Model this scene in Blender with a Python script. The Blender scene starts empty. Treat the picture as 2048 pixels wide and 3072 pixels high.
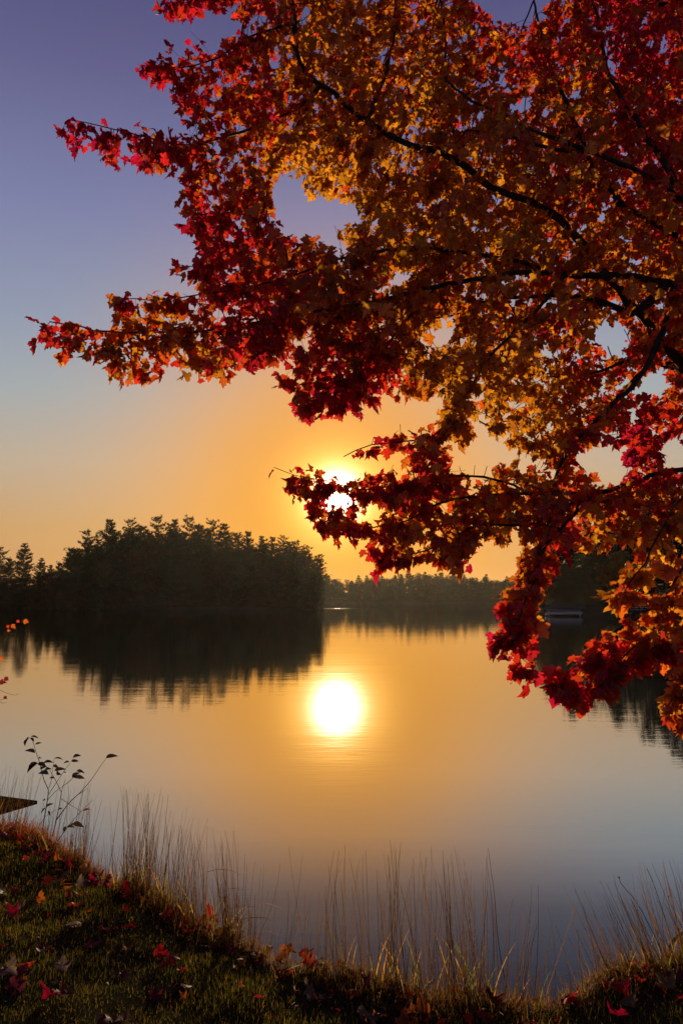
import bpy, math, random
import numpy as np
from mathutils import Vector, Matrix

rng = np.random.default_rng(7)
random.seed(7)
SC = bpy.context.scene
COL = SC.collection
R = math.radians

# ------------------------------------------------------------------ camera
CAMZ = 2.8                      # metres above the lake
PITCH = R(6.35)
F = 3072 * 28.0 / 36.0          # focal length in photograph pixels
cam_data = bpy.data.cameras.new("camera")
cam_data.lens = 28.0
cam_data.sensor_fit = 'VERTICAL'
cam_data.sensor_height = 36.0
cam_data.clip_start = 0.05
cam_data.clip_end = 6000
cam = bpy.data.objects.new("camera", cam_data)
COL.objects.link(cam)
cam.location = (0, 0, CAMZ)
cam.rotation_euler = (R(90) + PITCH, 0, 0)
SC.camera = cam
CF = np.array([0, math.cos(PITCH), math.sin(PITCH)])
CU = np.array([0, -math.sin(PITCH), math.cos(PITCH)])
CR = np.array([1.0, 0, 0])
C0 = np.array([0, 0, CAMZ])


def P(px, py, d):
    """World point seen at photograph pixel px,py and d metres in front of the camera."""
    return C0 + d * (CF + CR * ((px - 1024) / F) + CU * ((1536 - py) / F))


def proj(p):
    q = np.asarray(p) - C0
    d = q @ CF
    return 1024 + F * (q @ CR) / d, 1536 - F * (q @ CU) / d, d


# ------------------------------------------------------------------ sun and sky
SUN_EL, SUN_AZ = R(7.45), R(-0.33)          # azimuth from +Y towards +X
SUN_DIR = np.array([math.sin(SUN_AZ) * math.cos(SUN_EL), math.cos(SUN_AZ) * math.cos(SUN_EL), math.sin(SUN_EL)])
sun = bpy.data.lights.new("sun", 'SUN')
sun.energy = 5.0
sun.angle = R(0.53)
sun.color = (1.0, 0.77, 0.47)
sun_o = bpy.data.objects.new("sun", sun)
COL.objects.link(sun_o)
sun_o.rotation_euler = (-(R(90) - SUN_EL), 0, -SUN_AZ)
sun_o.location = (0, 0, 80)


def lin(r, g, b):
    def f(c):
        c /= 255.0
        return c / 12.92 if c <= 0.04045 else ((c + 0.055) / 1.055) ** 2.4
    return (f(r), f(g), f(b))


world = bpy.data.worlds.new("World")
SC.world = world
world.use_nodes = True
nt = world.node_tree
nt.nodes.clear()


def N(tree, typ, **kw):
    n = tree.nodes.new(typ)
    for k, v in kw.items():
        setattr(n, k, v)
    return n


def math_n(tree, op, a, b=None, c=None, clamp=False):
    n = N(tree, 'ShaderNodeMath', operation=op)
    n.use_clamp = clamp
    for i, v in enumerate((a, b, c)):
        if v is None:
            continue
        if isinstance(v, (int, float)):
            n.inputs[i].default_value = v
        else:
            tree.links.new(v, n.inputs[i])
    return n.outputs[0]


def ramp_n(tree, fac, stops, interp='LINEAR'):
    n = N(tree, 'ShaderNodeValToRGB')
    cr = n.color_ramp
    cr.interpolation = interp
    while len(cr.elements) < len(stops):
        cr.elements.new(0.5)
    for e, (p, c) in zip(cr.elements, stops):
        e.position = p
        e.color = (*c, 1)
    if fac is not None:
        tree.links.new(fac, n.inputs[0])
    return n.outputs[0]


def mix_n(tree, fac, a, b, blend='MIX'):
    n = N(tree, 'ShaderNodeMix', data_type='RGBA', blend_type=blend)
    n.clamp_result = False
    for idx, v in ((0, fac), (6, a), (7, b)):
        if isinstance(v, (int, float)):
            n.inputs[idx].default_value = v
        elif isinstance(v, tuple):
            n.inputs[idx].default_value = (*v, 1)
        else:
            tree.links.new(v, n.inputs[idx])
    return n.outputs[2]


tc = N(nt, 'ShaderNodeTexCoord')
nrm = N(nt, 'ShaderNodeVectorMath', operation='NORMALIZE')
nt.links.new(tc.outputs['Generated'], nrm.inputs[0])
sep = N(nt, 'ShaderNodeSeparateXYZ')
nt.links.new(nrm.outputs[0], sep.inputs[0])
elev = math_n(nt, 'MULTIPLY', math_n(nt, 'ARCSINE', sep.outputs[2]), 2 / math.pi)      # 0 horizon .. 1 zenith
dotn = N(nt, 'ShaderNodeVectorMath', operation='DOT_PRODUCT')
nt.links.new(nrm.outputs[0], dotn.inputs[0])
dotn.inputs[1].default_value = tuple(SUN_DIR)
ang = math_n(nt, 'ARCCOSINE', math_n(nt, 'MINIMUM', dotn.outputs['Value'], 0.9999999))
angd = math_n(nt, 'MULTIPLY', ang, 180 / math.pi)                                    # degrees from the sun
base = ramp_n(nt, elev, [
    (0.0, lin(208, 146, 82)), (5 / 90, lin(204, 158, 104)), (9.5 / 90, lin(190, 172, 150)), (14.3 / 90, lin(163, 172, 176)),
    (19 / 90, lin(146, 156, 178)), (26 / 90, lin(127, 131, 171)), (34 / 90, lin(101, 99, 143)), (42 / 90, lin(75, 72, 117)),
    (60 / 90, lin(58, 56, 104)), (1.0, lin(44, 44, 88))])
# away from the sun the horizon turns to a dull mauve
away = ramp_n(nt, elev, [(0.0, lin(120, 98, 104)), (12 / 90, lin(104, 96, 122)), (30 / 90, lin(80, 80, 124)), (1.0, lin(44, 44, 88))])
t_away = ramp_n(nt, math_n(nt, 'DIVIDE', angd, 180), [(0.0, (0, 0, 0)), (30 / 180, (0, 0, 0)), (100 / 180, (1, 1, 1)), (1, (1, 1, 1))], 'EASE')
base = mix_n(nt, t_away, base, away)
sky = N(nt, 'ShaderNodeTexSky', sky_type='NISHITA')
sky.sun_disc = False
sky.sun_elevation = SUN_EL
sky.sun_rotation = SUN_AZ
sky.air_density = 1.0
sky.dust_density = 1.5
sky.ozone_density = 2.0
sky_s = mix_n(nt, 1.0, sky.outputs[0], (0.06, 0.06, 0.06), 'MULTIPLY')
base = mix_n(nt, 0.08, base, sky_s)
# warm aureole round the low sun
w = ramp_n(nt, math_n(nt, 'DIVIDE', angd, 30), [(0, (0.94,) * 3), (4 / 30, (0.88,) * 3), (8 / 30, (0.74,) * 3), (12 / 30, (0.42,) * 3), (17 / 30, (0.11,) * 3), (23 / 30, (0, 0, 0))], 'B_SPLINE')
col = mix_n(nt, w, base, lin(252, 166, 38))
g1 = math_n(nt, 'MULTIPLY', math_n(nt, 'EXPONENT', math_n(nt, 'MULTIPLY', math_n(nt, 'POWER', math_n(nt, 'DIVIDE', angd, 2.9), 2), -1)), 1.0)
col = mix_n(nt, g1, col, (1.7, 0.95, 0.22), 'ADD')
g2 = math_n(nt, 'MULTIPLY', math_n(nt, 'EXPONENT', math_n(nt, 'MULTIPLY', math_n(nt, 'POWER', math_n(nt, 'DIVIDE', angd, 1.3), 2), -1)), 1.0)
col = mix_n(nt, g2, col, (6.0, 5.6, 4.8), 'ADD')
disc = math_n(nt, 'LESS_THAN', angd, 0.28)
col = mix_n(nt, disc, col, (60, 50, 34), 'ADD')
bg = N(nt, 'ShaderNodeBackground')
nt.links.new(col, bg.inputs[0])
bg.inputs[1].default_value = 1.0
wout = N(nt, 'ShaderNodeOutputWorld')
nt.links.new(bg.outputs[0], wout.inputs[0])

SC.view_settings.view_transform = 'Standard'
SC.view_settings.look = 'None'
SC.view_settings.exposure = 0.0
SC.view_settings.gamma = 1.0
SC.view_settings.use_curve_mapping = False
SC.render.engine = 'CYCLES'
SC.cycles.max_bounces = 8
SC.cycles.diffuse_bounces = 3
SC.cycles.glossy_bounces = 3
SC.cycles.transmission_bounces = 4
SC.cycles.volume_bounces = 0
SC.cycles.use_denoising = True


# ------------------------------------------------------------------ helpers
def mesh_np(name, v, f, mats=(), col=None, smooth=False):
    """v (n,3), f (m,3) or (m,4) arrays -> mesh; col (n,3) point colours."""
    v = np.asarray(v, np.float32)
    f = np.asarray(f, np.int32)
    me = bpy.data.meshes.new(name)
    k = f.shape[1]
    me.vertices.add(len(v))
    me.vertices.foreach_set('co', v.ravel())
    me.loops.add(f.size)
    me.loops.foreach_set('vertex_index', f.ravel())
    me.polygons.add(len(f))
    me.polygons.foreach_set('loop_start', np.arange(0, f.size, k, dtype=np.int32))
    if smooth:
        me.polygons.foreach_set('use_smooth', np.ones(len(f), bool))
    if col is not None:
        a = me.color_attributes.new('tint', 'FLOAT_COLOR', 'POINT')
        a.data.foreach_set('color', np.c_[col, np.ones(len(v))].astype(np.float32).ravel())
    for m in mats:
        me.materials.append(m)
    me.update(calc_edges=True)
    return me


def ob(name, data, parent=None, loc=None):
    o = bpy.data.objects.new(name, data)
    COL.objects.link(o)
    if parent is not None:
        o.parent = parent
    if loc is not None:
        o.location = [float(c) for c in loc]
    return o


def tag(o, label=None, cat=None, group=None, kind=None):
    if label:
        o['label'] = label
    if cat:
        o['category'] = cat
    if group:
        o['group'] = group
    if kind:
        o['kind'] = kind
    return o


class MB:
    """collects triangles/quads-as-triangles with point colours"""
    def __init__(self):
        self.v, self.f, self.c, self.n = [], [], [], 0

    def add(self, v, f, c=None):
        v = np.asarray(v, float)
        f = np.asarray(f, int)
        self.v.append(v)
        self.f.append(f + self.n)
        self.c.append(np.broadcast_to(np.asarray(c if c is not None else (1, 1, 1), float), (len(v), 3)))
        self.n += len(v)
        return self

    def mesh(self, name, mats, smooth=False):
        return mesh_np(name, np.concatenate(self.v), np.concatenate(self.f), mats, np.concatenate(self.c), smooth)


def tube(pts, rad, sides=6, cap=True):
    pts = np.asarray(pts, float)
    n = len(pts)
    rad = np.broadcast_to(np.asarray(rad, float), (n,))
    tan = np.gradient(pts, axis=0)
    tan /= np.linalg.norm(tan, axis=1)[:, None] + 1e-12
    ref = np.array([0.31, 0.17, 0.93])
    if abs(tan[0] @ ref) > 0.9:
        ref = np.array([1.0, 0.1, 0.0])
    V = []
    u = ref - (ref @ tan[0]) * tan[0]
    u /= np.linalg.norm(u)
    a = np.arange(sides) * 2 * math.pi / sides
    for i in range(n):
        u = u - (u @ tan[i]) * tan[i]
        u /= np.linalg.norm(u) + 1e-12
        w_ = np.cross(tan[i], u)
        V.append(pts[i] + rad[i] * (np.cos(a)[:, None] * u + np.sin(a)[:, None] * w_))
    V = np.concatenate(V)
    Fc = []
    for i in range(n - 1):
        for j in range(sides):
            a0, a1 = i * sides + j, i * sides + (j + 1) % sides
            b0, b1 = a0 + sides, a1 + sides
            Fc += [(a0, a1, b1), (a0, b1, b0)]
    if cap:
        for j in range(1, sides - 1):
            Fc.append((0, j + 1, j))
            o = (n - 1) * sides
            Fc.append((o, o + j, o + j + 1))
    return V, np.array(Fc)


def box(cx, cy, cz, sx, sy, sz):
    v = np.array([(x, y, z) for x in (-.5, .5) for y in (-.5, .5) for z in (-.5, .5)]) * (sx, sy, sz) + (cx, cy, cz)
    f = [(0, 1, 3), (0, 3, 2), (4, 6, 7), (4, 7, 5), (0, 4, 5), (0, 5, 1), (2, 3, 7), (2, 7, 6), (0, 2, 6), (0, 6, 4), (1, 5, 7), (1, 7, 3)]
    return v, np.array(f)


def resample(pts, step):
    pts = np.asarray(pts, float)
    # Catmull-Rom smoothing
    ext = np.vstack([2 * pts[0] - pts[1], pts, 2 * pts[-1] - pts[-2]])
    out = []
    for i in range(1, len(ext) - 2):
        p0, p1, p2, p3 = ext[i - 1:i + 3]
        n = max(1, int(np.linalg.norm((p2 - p1)[:3]) / step))
        for k in range(n):
            t = k / n
            out.append(0.5 * (2 * p1 + (p2 - p0) * t + (2 * p0 - 5 * p1 + 4 * p2 - p3) * t * t + (3 * p1 - p0 - 3 * p2 + p3) * t ** 3))
    out.append(pts[-1])
    return np.array(out)


def inpoly(x, y, poly):
    poly = np.asarray(poly, float)
    x = np.asarray(x, float)
    y = np.asarray(y, float)
    inside = np.zeros(x.shape, bool)
    j = len(poly) - 1
    for i in range(len(poly)):
        xi, yi = poly[i]
        xj, yj = poly[j]
        c = ((yi > y) != (yj > y)) & (x < (xj - xi) * (y - yi) / (yj - yi + 1e-12) + xi)
        inside ^= c
        j = i
    return inside


def unit(v):
    return v / (np.linalg.norm(v, axis=-1, keepdims=True) + 1e-12)


# ------------------------------------------------------------------ materials
def mat(name):
    m = bpy.data.materials.new(name)
    m.use_nodes = True
    m.node_tree.nodes.clear()
    return m, m.node_tree


def out(t, shader, vol=None):
    o = N(t, 'ShaderNodeOutputMaterial')
    if shader is not None:
        t.links.new(shader, o.inputs['Surface'])
    if vol is not None:
        t.links.new(vol, o.inputs['Volume'])


def shade_mix(t, fac, a, b):
    n = N(t, 'ShaderNodeMixShader')
    if isinstance(fac, (int, float)):
        n.inputs[0].default_value = fac
    else:
        t.links.new(fac, n.inputs[0])
    t.links.new(a, n.inputs[1])
    t.links.new(b, n.inputs[2])
    return n.outputs[0]


def leafy(name, source, trans=0.6, gloss=0.05, rough=0.35, dif=1.0, tr=1.0, noise=None):
    """thin plant tissue: reflects, and lets light through"""
    m, t = mat(name)
    if source == 'attr':
        c = N(t, 'ShaderNodeAttribute', attribute_name='tint').outputs['Color']
    elif source == 'obj':
        c = N(t, 'ShaderNodeObjectInfo').outputs['Color']
    else:
        rgb = N(t, 'ShaderNodeRGB')
        rgb.outputs[0].default_value = (*source, 1)
        c = rgb.outputs[0]
    if noise:
        no = N(t, 'ShaderNodeTexNoise')
        no.inputs['Scale'].default_value = noise
        no.inputs['Detail'].default_value = 3
        co = N(t, 'ShaderNodeTexCoord')
        t.links.new(co.outputs['Object'], no.inputs['Vector'])
        k = ramp_n(t, no.outputs['Fac'], [(0.3, (0.62, 0.55, 0.5)), (0.7, (1.15, 1.2, 1.2))])
        c = mix_n(t, 1.0, c, k, 'MULTIPLY')
    d = N(t, 'ShaderNodeBsdfDiffuse')
    t.links.new(mix_n(t, 1.0, c, (dif,) * 3, 'MULTIPLY'), d.inputs[0])
    l = N(t, 'ShaderNodeBsdfTranslucent')
    t.links.new(mix_n(t, 1.0, c, (tr,) * 3, 'MULTIPLY'), l.inputs[0])
    s = shade_mix(t, trans, d.outputs[0], l.outputs[0])
    if gloss:
        g = N(t, 'ShaderNodeBsdfGlossy')
        g.inputs['Roughness'].default_value = rough
        s = shade_mix(t, gloss, s, g.outputs[0])
    out(t, s)
    return m


def solid(name, c, rough=0.7, spec=0.3, noise=None, c2=None, bump=0.0, metal=0.0):
    m, t = mat(name)
    b = N(t, 'ShaderNodeBsdfPrincipled')
    b.inputs['Roughness'].default_value = rough
    b.inputs['Specular IOR Level'].default_value = spec
    b.inputs['Metallic'].default_value = metal
    if noise:
        co = N(t, 'ShaderNodeTexCoord')
        no = N(t, 'ShaderNodeTexNoise')
        no.inputs['Scale'].default_value = noise
        no.inputs['Detail'].default_value = 6
        t.links.new(co.outputs['Object'], no.inputs['Vector'])
        t.links.new(ramp_n(t, no.outputs['Fac'], [(0.35, c), (0.65, c2 or tuple(x * 1.6 for x in c))]), b.inputs['Base Color'])
        if bump:
            bp = N(t, 'ShaderNodeBump')
            bp.inputs['Strength'].default_value = bump
            bp.inputs['Distance'].default_value = 0.02
            t.links.new(no.outputs['Fac'], bp.inputs['Height'])
            t.links.new(bp.outputs[0], b.inputs['Normal'])
    else:
        b.inputs['Base Color'].default_value = (*c, 1)
    out(t, b.outputs[0])
    return m


M_bark = solid('maple_bark', (0.030, 0.022, 0.017), 0.85, 0.15, 14, (0.06, 0.046, 0.036), 0.6)
M_twig = solid('twig_bark', (0.014, 0.009, 0.007), 1.0, 0.0, 30, (0.026, 0.016, 0.012))
M_leafA = leafy('maple_leaf', 'attr', 0.72, 0.03, 0.4, 0.65, 1.2, 38)
M_leafO = leafy('maple_leaf_large', 'obj', 0.72, 0.03, 0.4, 0.65, 1.2, 30)
M_fall = leafy('fallen_leaf_tissue', 'obj', 0.55, 0.02, 0.45, 0.8, 1.0, 40)
M_grass = leafy('grass_blade', 'attr', 0.62, 0.006, 0.3)
M_stalk = leafy('dry_stalk', 'attr', 0.7, 0.012, 0.4)
M_sap = leafy('sapling_leaf', 'obj', 0.3, 0.04, 0.4)
M_needle = leafy('pine_needles', 'attr', 0.25, 0.0)
M_trunk = solid('pine_bark', (0.05, 0.035, 0.026), 0.9, 0.1, 3, (0.08, 0.06, 0.045))
M_soil = solid('bank_soil', (0.014, 0.012, 0.006), 1.0, 0.0, 9, (0.03, 0.026, 0.012), 0.5)
M_shore = solid('wooded_ground', (0.02, 0.018, 0.01), 1.0, 0.0, 0.3, (0.035, 0.03, 0.018))
M_wood = solid('dark_wood', (0.007, 0.005, 0.004), 1.0, 0.0, 18, (0.014, 0.009, 0.006), 0.3)  # near-black brown with random tone, matt
M_canvas = solid('canopy_canvas', (0.03, 0.034, 0.04), 1.0, 0.0, 1.0, (0.04, 0.045, 0.05))
M_alu = solid('aluminium', (0.55, 0.57, 0.60), 0.4, 0.5, metal=0.9)
M_white = solid('white_gelcoat', (0.22, 0.23, 0.25), 0.6, 0.2)
M_dark = solid('dark_plastic', (0.02, 0.02, 0.022), 0.5, 0.4)

# water: dark, mirror-like, faint wind ripples
M_water, t = mat('lake_water')
b = N(t, 'ShaderNodeBsdfGlossy')
b.inputs['Roughness'].default_value = 0.0
deep = N(t, 'ShaderNodeBsdfDiffuse')
deep.inputs[0].default_value = (0.007, 0.020, 0.032, 1)
co = N(t, 'ShaderNodeTexCoord')


def wave(scale_xyz, sc, detail, rough=0.5):
    mp = N(t, 'ShaderNodeMapping')
    mp.inputs['Scale'].default_value = scale_xyz
    t.links.new(co.outputs['Object'], mp.inputs[0])
    no = N(t, 'ShaderNodeTexNoise')
    no.inputs['Scale'].default_value = sc
    no.inputs['Detail'].default_value = detail
    no.inputs['Roughness'].default_value = rough
    t.links.new(mp.outputs[0], no.inputs['Vector'])
    return no.outputs['Fac']


h = math_n(t, 'ADD', math_n(t, 'MULTIPLY', wave((0.35, 1.0, 1), 1.1, 2), 0.0026), math_n(t, 'MULTIPLY', math_n(t, 'MULTIPLY', wave((0.25, 1.0, 1), 7.0, 3), wave((0.5, 1.0, 1), 0.25, 3)), 0.0024))
h = math_n(t, 'ADD', h, math_n(t, 'MULTIPLY', wave((0.3, 1.0, 1), 0.22, 1), 0.006))
sp = N(t, 'ShaderNodeSeparateXYZ')
t.links.new(co.outputs['Object'], sp.inputs[0])
# a wind-ruffled patch far out, right of the island
gx = math_n(t, 'POWER', math_n(t, 'DIVIDE', math_n(t, 'ADD', sp.outputs[0], 2.5), 9.0), 2)
gy = math_n(t, 'POWER', math_n(t, 'DIVIDE', math_n(t, 'SUBTRACT', sp.outputs[1], 285.0), 11.0), 2)
patch = math_n(t, 'EXPONENT', math_n(t, 'MULTIPLY', math_n(t, 'ADD', gx, gy), -1))
h = math_n(t, 'ADD', h, math_n(t, 'MULTIPLY', math_n(t, 'MULTIPLY', wave((0.5, 1.0, 1), 2.6, 3), 0.045), patch))
# rings where a fish rose, by the right bank
rx, ry = 3.62, 7.45
dx = math_n(t, 'SUBTRACT', sp.outputs[0], rx)
dy = math_n(t, 'SUBTRACT', sp.outputs[1], ry)
rr = math_n(t, 'SQRT', math_n(t, 'ADD', math_n(t, 'POWER', dx, 2), math_n(t, 'POWER', dy, 2)))
ring = math_n(t, 'MULTIPLY', math_n(t, 'SINE', math_n(t, 'MULTIPLY', rr, 75)), math_n(t, 'EXPONENT', math_n(t, 'MULTIPLY', math_n(t, 'POWER', math_n(t, 'DIVIDE', math_n(t, 'SUBTRACT', rr, 0.46), 0.07), 2), -1)))
h = math_n(t, 'ADD', h, math_n(t, 'MULTIPLY', ring, 0.0022))
bp = N(t, 'ShaderNodeBump')
bp.inputs['Strength'].default_value = 1.0
bp.inputs['Distance'].default_value = 1.0
t.links.new(h, bp.inputs['Height'])
t.links.new(bp.outputs[0], b.inputs['Normal'])
lw_ = N(t, 'ShaderNodeLayerWeight')
cosv = math_n(t, 'SUBTRACT', 1.0, lw_.outputs['Facing'])
refl = ramp_n(t, cosv, [(0.0, (1, 1, 1)), (0.03, (0.97,) * 3), (0.13, (0.88,) * 3), (0.20, (0.85,) * 3), (0.27, (0.64,) * 3), (0.335, (0.28,) * 3), (0.42, (0.09,) * 3), (0.6, (0.05,) * 3), (1, (0.025,) * 3)])
out(t, shade_mix(t, refl, deep.outputs[0], b.outputs[0]))

# ------------------------------------------------------------------ ground, water, shores
WORLD_R = 1300.0
lake = ob('lake_water', mesh_np('lake_water', [(-WORLD_R, -WORLD_R, 0), (WORLD_R, -WORLD_R, 0), (WORLD_R, WORLD_R, 0), (-WORLD_R, WORLD_R, 0)], [(0, 1, 2, 3)], [M_water]))
tag(lake, 'calm lake reflecting the sunset sky and the dark far shores', 'lake', kind='structure')
bed = ob('lake_bed', mesh_np('lake_bed', [(-WORLD_R, -WORLD_R, -2.2), (WORLD_R, -WORLD_R, -2.2), (WORLD_R, WORLD_R, -2.2), (-WORLD_R, WORLD_R, -2.2)], [(0, 1, 2, 3)], [M_soil]))
tag(bed, 'muddy lake bed below the water', 'lake bed', kind='structure')

EDGE_Z = 1.15
edge_px = [(-900, 2330), (-500, 2390), (-200, 2430), (0, 2475), (130, 2515), (300, 2595), (450, 2680), (620, 2765), (800, 2840), (1000, 2905), (1150, 2945),
           (1350, 2990), (1500, 3008), (1600, 3005), (1700, 2980), (1850, 2935), (2048, 2885)]


def on_plane(px, py, z):
    d = CF + CR * ((px - 1024) / F) + CU * ((1536 - py) / F)
    return C0 + d * ((z - CAMZ) / d[2])


_e = np.array([on_plane(x, y, EDGE_Z) for x, y in edge_px])
_ex = np.r_[-30, -12, _e[:, 0], 2.6, 3.4, 4.4, 7, 30]
_ey = np.r_[16, 11, _e[:, 1], 5.4, 7.6, 8.8, 10, 16]
_o = np.argsort(_ex)
_ex, _ey = _ex[_o], _ey[_o]


def yshore(x):
    return np.interp(x, _ex, _ey)


def bumps(x, y):
    return 0.018 * np.sin(2.1 * x + 1.3 * y + 0.5) + 0.014 * np.sin(4.3 * x - 3.1 * y + 2) + 0.010 * np.sin(7.7 * x + 6.9 * y) + 0.008 * np.sin(13 * x - 11 * y + 1)


def gz(x, y):
    x = np.asarray(x, float)
    y = np.asarray(y, float)
    s = yshore(x) - y + 0.05 * np.sin(5 * x) + 0.03 * np.sin(11 * x + 1)
    up = EDGE_Z + 0.055 * np.clip(s, 0, 8) + bumps(x, y)
    t_ = np.clip(-s / 0.85, 0, 1)
    return np.where(s >= 0, up, EDGE_Z + bumps(x, y) * (1 - t_) - 2.6 * t_ ** 0.8)


xs = np.r_[np.linspace(-30, -5, 26)[:-1], np.linspace(-5, 5, 131), np.linspace(5, 30, 26)[1:]]
ys = np.r_[np.linspace(-40, 1.5, 24)[:-1], np.linspace(1.5, 9, 111), np.linspace(9, 18, 20)[1:]]
X, Y = np.meshgrid(xs, ys)
Z = np.maximum(gz(X, Y), -1.6)
nx, ny = len(xs), len(ys)
idx = np.arange(nx * ny).reshape(ny, nx)
q = np.stack([idx[:-1, :-1], idx[:-1, 1:], idx[1:, 1:], idx[1:, :-1]], -1).reshape(-1, 4)
bank = ob('grassy_bank', mesh_np('grassy_bank', np.c_[X.ravel(), Y.ravel(), Z.ravel()], q, [M_soil], smooth=True))
tag(bank, 'grassy lake bank sloping down to the water in front', 'bank', kind='structure')


def mound(name, outline, h, label):
    o_ = np.array(outline, float)
    c = o_.mean(0)
    V = [np.c_[o_, np.full(len(o_), -1.5)], np.c_[c + (o_ - c) * 0.985, np.full(len(o_), 0.25)], np.c_[c + (o_ - c) * 0.9, np.full(len(o_), h * 0.7)], np.c_[c + (o_ - c) * 0.5, np.full(len(o_), h)], [(c[0], c[1], h)]]
    V = np.concatenate(V)
    n = len(o_)
    f = []
    for k in range(3):
        for i in range(n):
            a, b_ = k * n + i, k * n + (i + 1) % n
            f += [(a, b_, b_ + n), (a, b_ + n, a + n)]
    for i in range(n):
        f.append((3 * n + i, 3 * n + (i + 1) % n, 4 * n))
    o = ob(name, mesh_np(name, V, f, [M_shore], smooth=True))
    tag(o, label, name.replace('_', ' '), kind='structure')
    return o


D_ISL, D_FAR, D_RIGHT = 239.0, 520.0, 145.0


def gx_at(px, D):
    return (px - 1024) / F * D


def ell(cx, cy, rx_, ry_, n=28, seed=0):
    r_ = np.random.default_rng(seed)
    a = np.arange(n) * 2 * math.pi / n
    k = 1 + r_.normal(0, 0.03, n)
    return np.c_[cx + rx_ * np.cos(a) * k, cy + ry_ * np.sin(a) * k]


mound('island_ground', [(-81, 246), (-70, 240), (-55, 238), (-38, 237.5), (-22, 238), (-12, 240), (-9, 246), (-12, 262), (-25, 282), (-50, 290), (-75, 284), (-86, 265)], 2.0, 'dark wooded ground of the island')
mound('left_shore_ground', [(-320, 200), (-200, 232), (-130, 252), (-95, 262), (-70, 275), (-62, 300), (-90, 370), (-320, 380)], 3.0, 'dark wooded ground of the shore left of the island')
mound('far_shore_ground', [(-420, 530), (-160, 524), (-50, 520), (30, 519), (110, 519), (200, 516), (420, 516), (440, 620), (-440, 640)], 4.0, 'wooded ground of the distant shore')
mound('right_shore_ground', [(52, 205), (40, 165), (36, 150), (38, 144), (46, 141), (60, 137), (90, 122), (150, 110), (190, 180), (120, 260), (66, 250)], 2.5, 'dark wooded ground of the right shore')


# ------------------------------------------------------------------ far trees
def spikes(pos, dirs, length, width, r_):
    """one narrow triangle per point, pointing along dirs"""
    n = len(pos)
    side = unit(np.cross(dirs, r_.normal(size=(n, 3))))
    L = np.asarray(length).reshape(-1, 1) if np.ndim(length) else length
    v = np.stack([pos - side * width * 0.5, pos + side * width * 0.5, pos + dirs * L], 1).reshape(-1, 3)
    f = np.arange(3 * n).reshape(-1, 3)
    return v, f


def pine(seed, H=24.0, start=0.22, spread=0.2, lean=0.0, dense=1.0, raggy=0.5):
    """white pine: tapered trunk, tiers of up-swept limbs carrying feathery needle tufts"""
    r_ = np.random.default_rng(seed)
    zz = np.linspace(0, H, 9)
    bend = lean * (zz / H) ** 1.6 * H
    tp = np.c_[bend + np.cumsum(r_.normal(0, 0.05, 9)), np.cumsum(r_.normal(0, 0.05, 9)), zz]
    tv, tf = tube(tp, np.linspace(0.012 * H, 0.002 * H, 9), 6)
    tr = MB().add(tv, tf)
    cr = MB()
    z = H * start
    while z < H * 0.985:
        f = (z / H - start) / (1 - start)
        prof = (0.62 + 0.38 * math.sin(math.pi * min(1, f * 0.9 + 0.15))) * (1 - f ** 5) ** 0.8 * r_.uniform(0.75, 1.15) + 0.10
        nb = max(3, int(r_.integers(4, 7) * dense))
        a0 = r_.uniform(0, 6.3)
        for k in range(nb):
            a = a0 + k * 2 * math.pi / nb + r_.normal(0, 0.3)
            L = H * spread * prof * r_.uniform(1 - raggy, 1 + raggy * 0.45)
            base_ = np.array([np.interp(z, zz, tp[:, 0]), np.interp(z, zz, tp[:, 1]), z + r_.normal(0, 0.2)])
            d = np.array([math.cos(a), math.sin(a), 0])
            up = r_.uniform(0.05, 0.35) + 0.3 * f
            tt = np.linspace(0, 1, 6)
            br = base_ + d * (tt * L)[:, None] + np.array([0, 0, 1]) * (L * (up * tt ** 1.7 - 0.06 * tt))[:, None]
            bv, bf = tube(br, np.linspace(0.035, 0.012, 6) * H / 22, 3, False)
            tr.add(bv, bf)
            m = max(6, int(L * 7 * dense))
            ts = r_.uniform(0.08, 1.0, m) ** 0.8
            ctr = np.stack([np.interp(ts, tt, br[:, i]) for i in range(3)], 1)
            ctr += r_.normal(0, 1, (m, 3)) * np.array([0.28, 0.28, 0.10]) * (0.5 + 0.8 * ts[:, None]) * L * 0.27
            per = 7
            cc = np.repeat(ctr, per, 0)
            dd = unit(np.repeat(np.tile(d, (m, 1)), per, 0) * 0.6 + r_.normal(0, 0.75, (m * per, 3)) + np.array([0, 0, 0.75]))
            sv, sf = spikes(cc, dd, r_.uniform(0.35, 0.8, m * per) * H / 24, 0.17 * H / 24, r_)
            g = r_.uniform(0.7, 1.2)
            cr.add(sv, sf, np.array([0.030, 0.040, 0.018]) * g)
        z += H * r_.uniform(0.028, 0.046)
    return tr, cr


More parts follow.
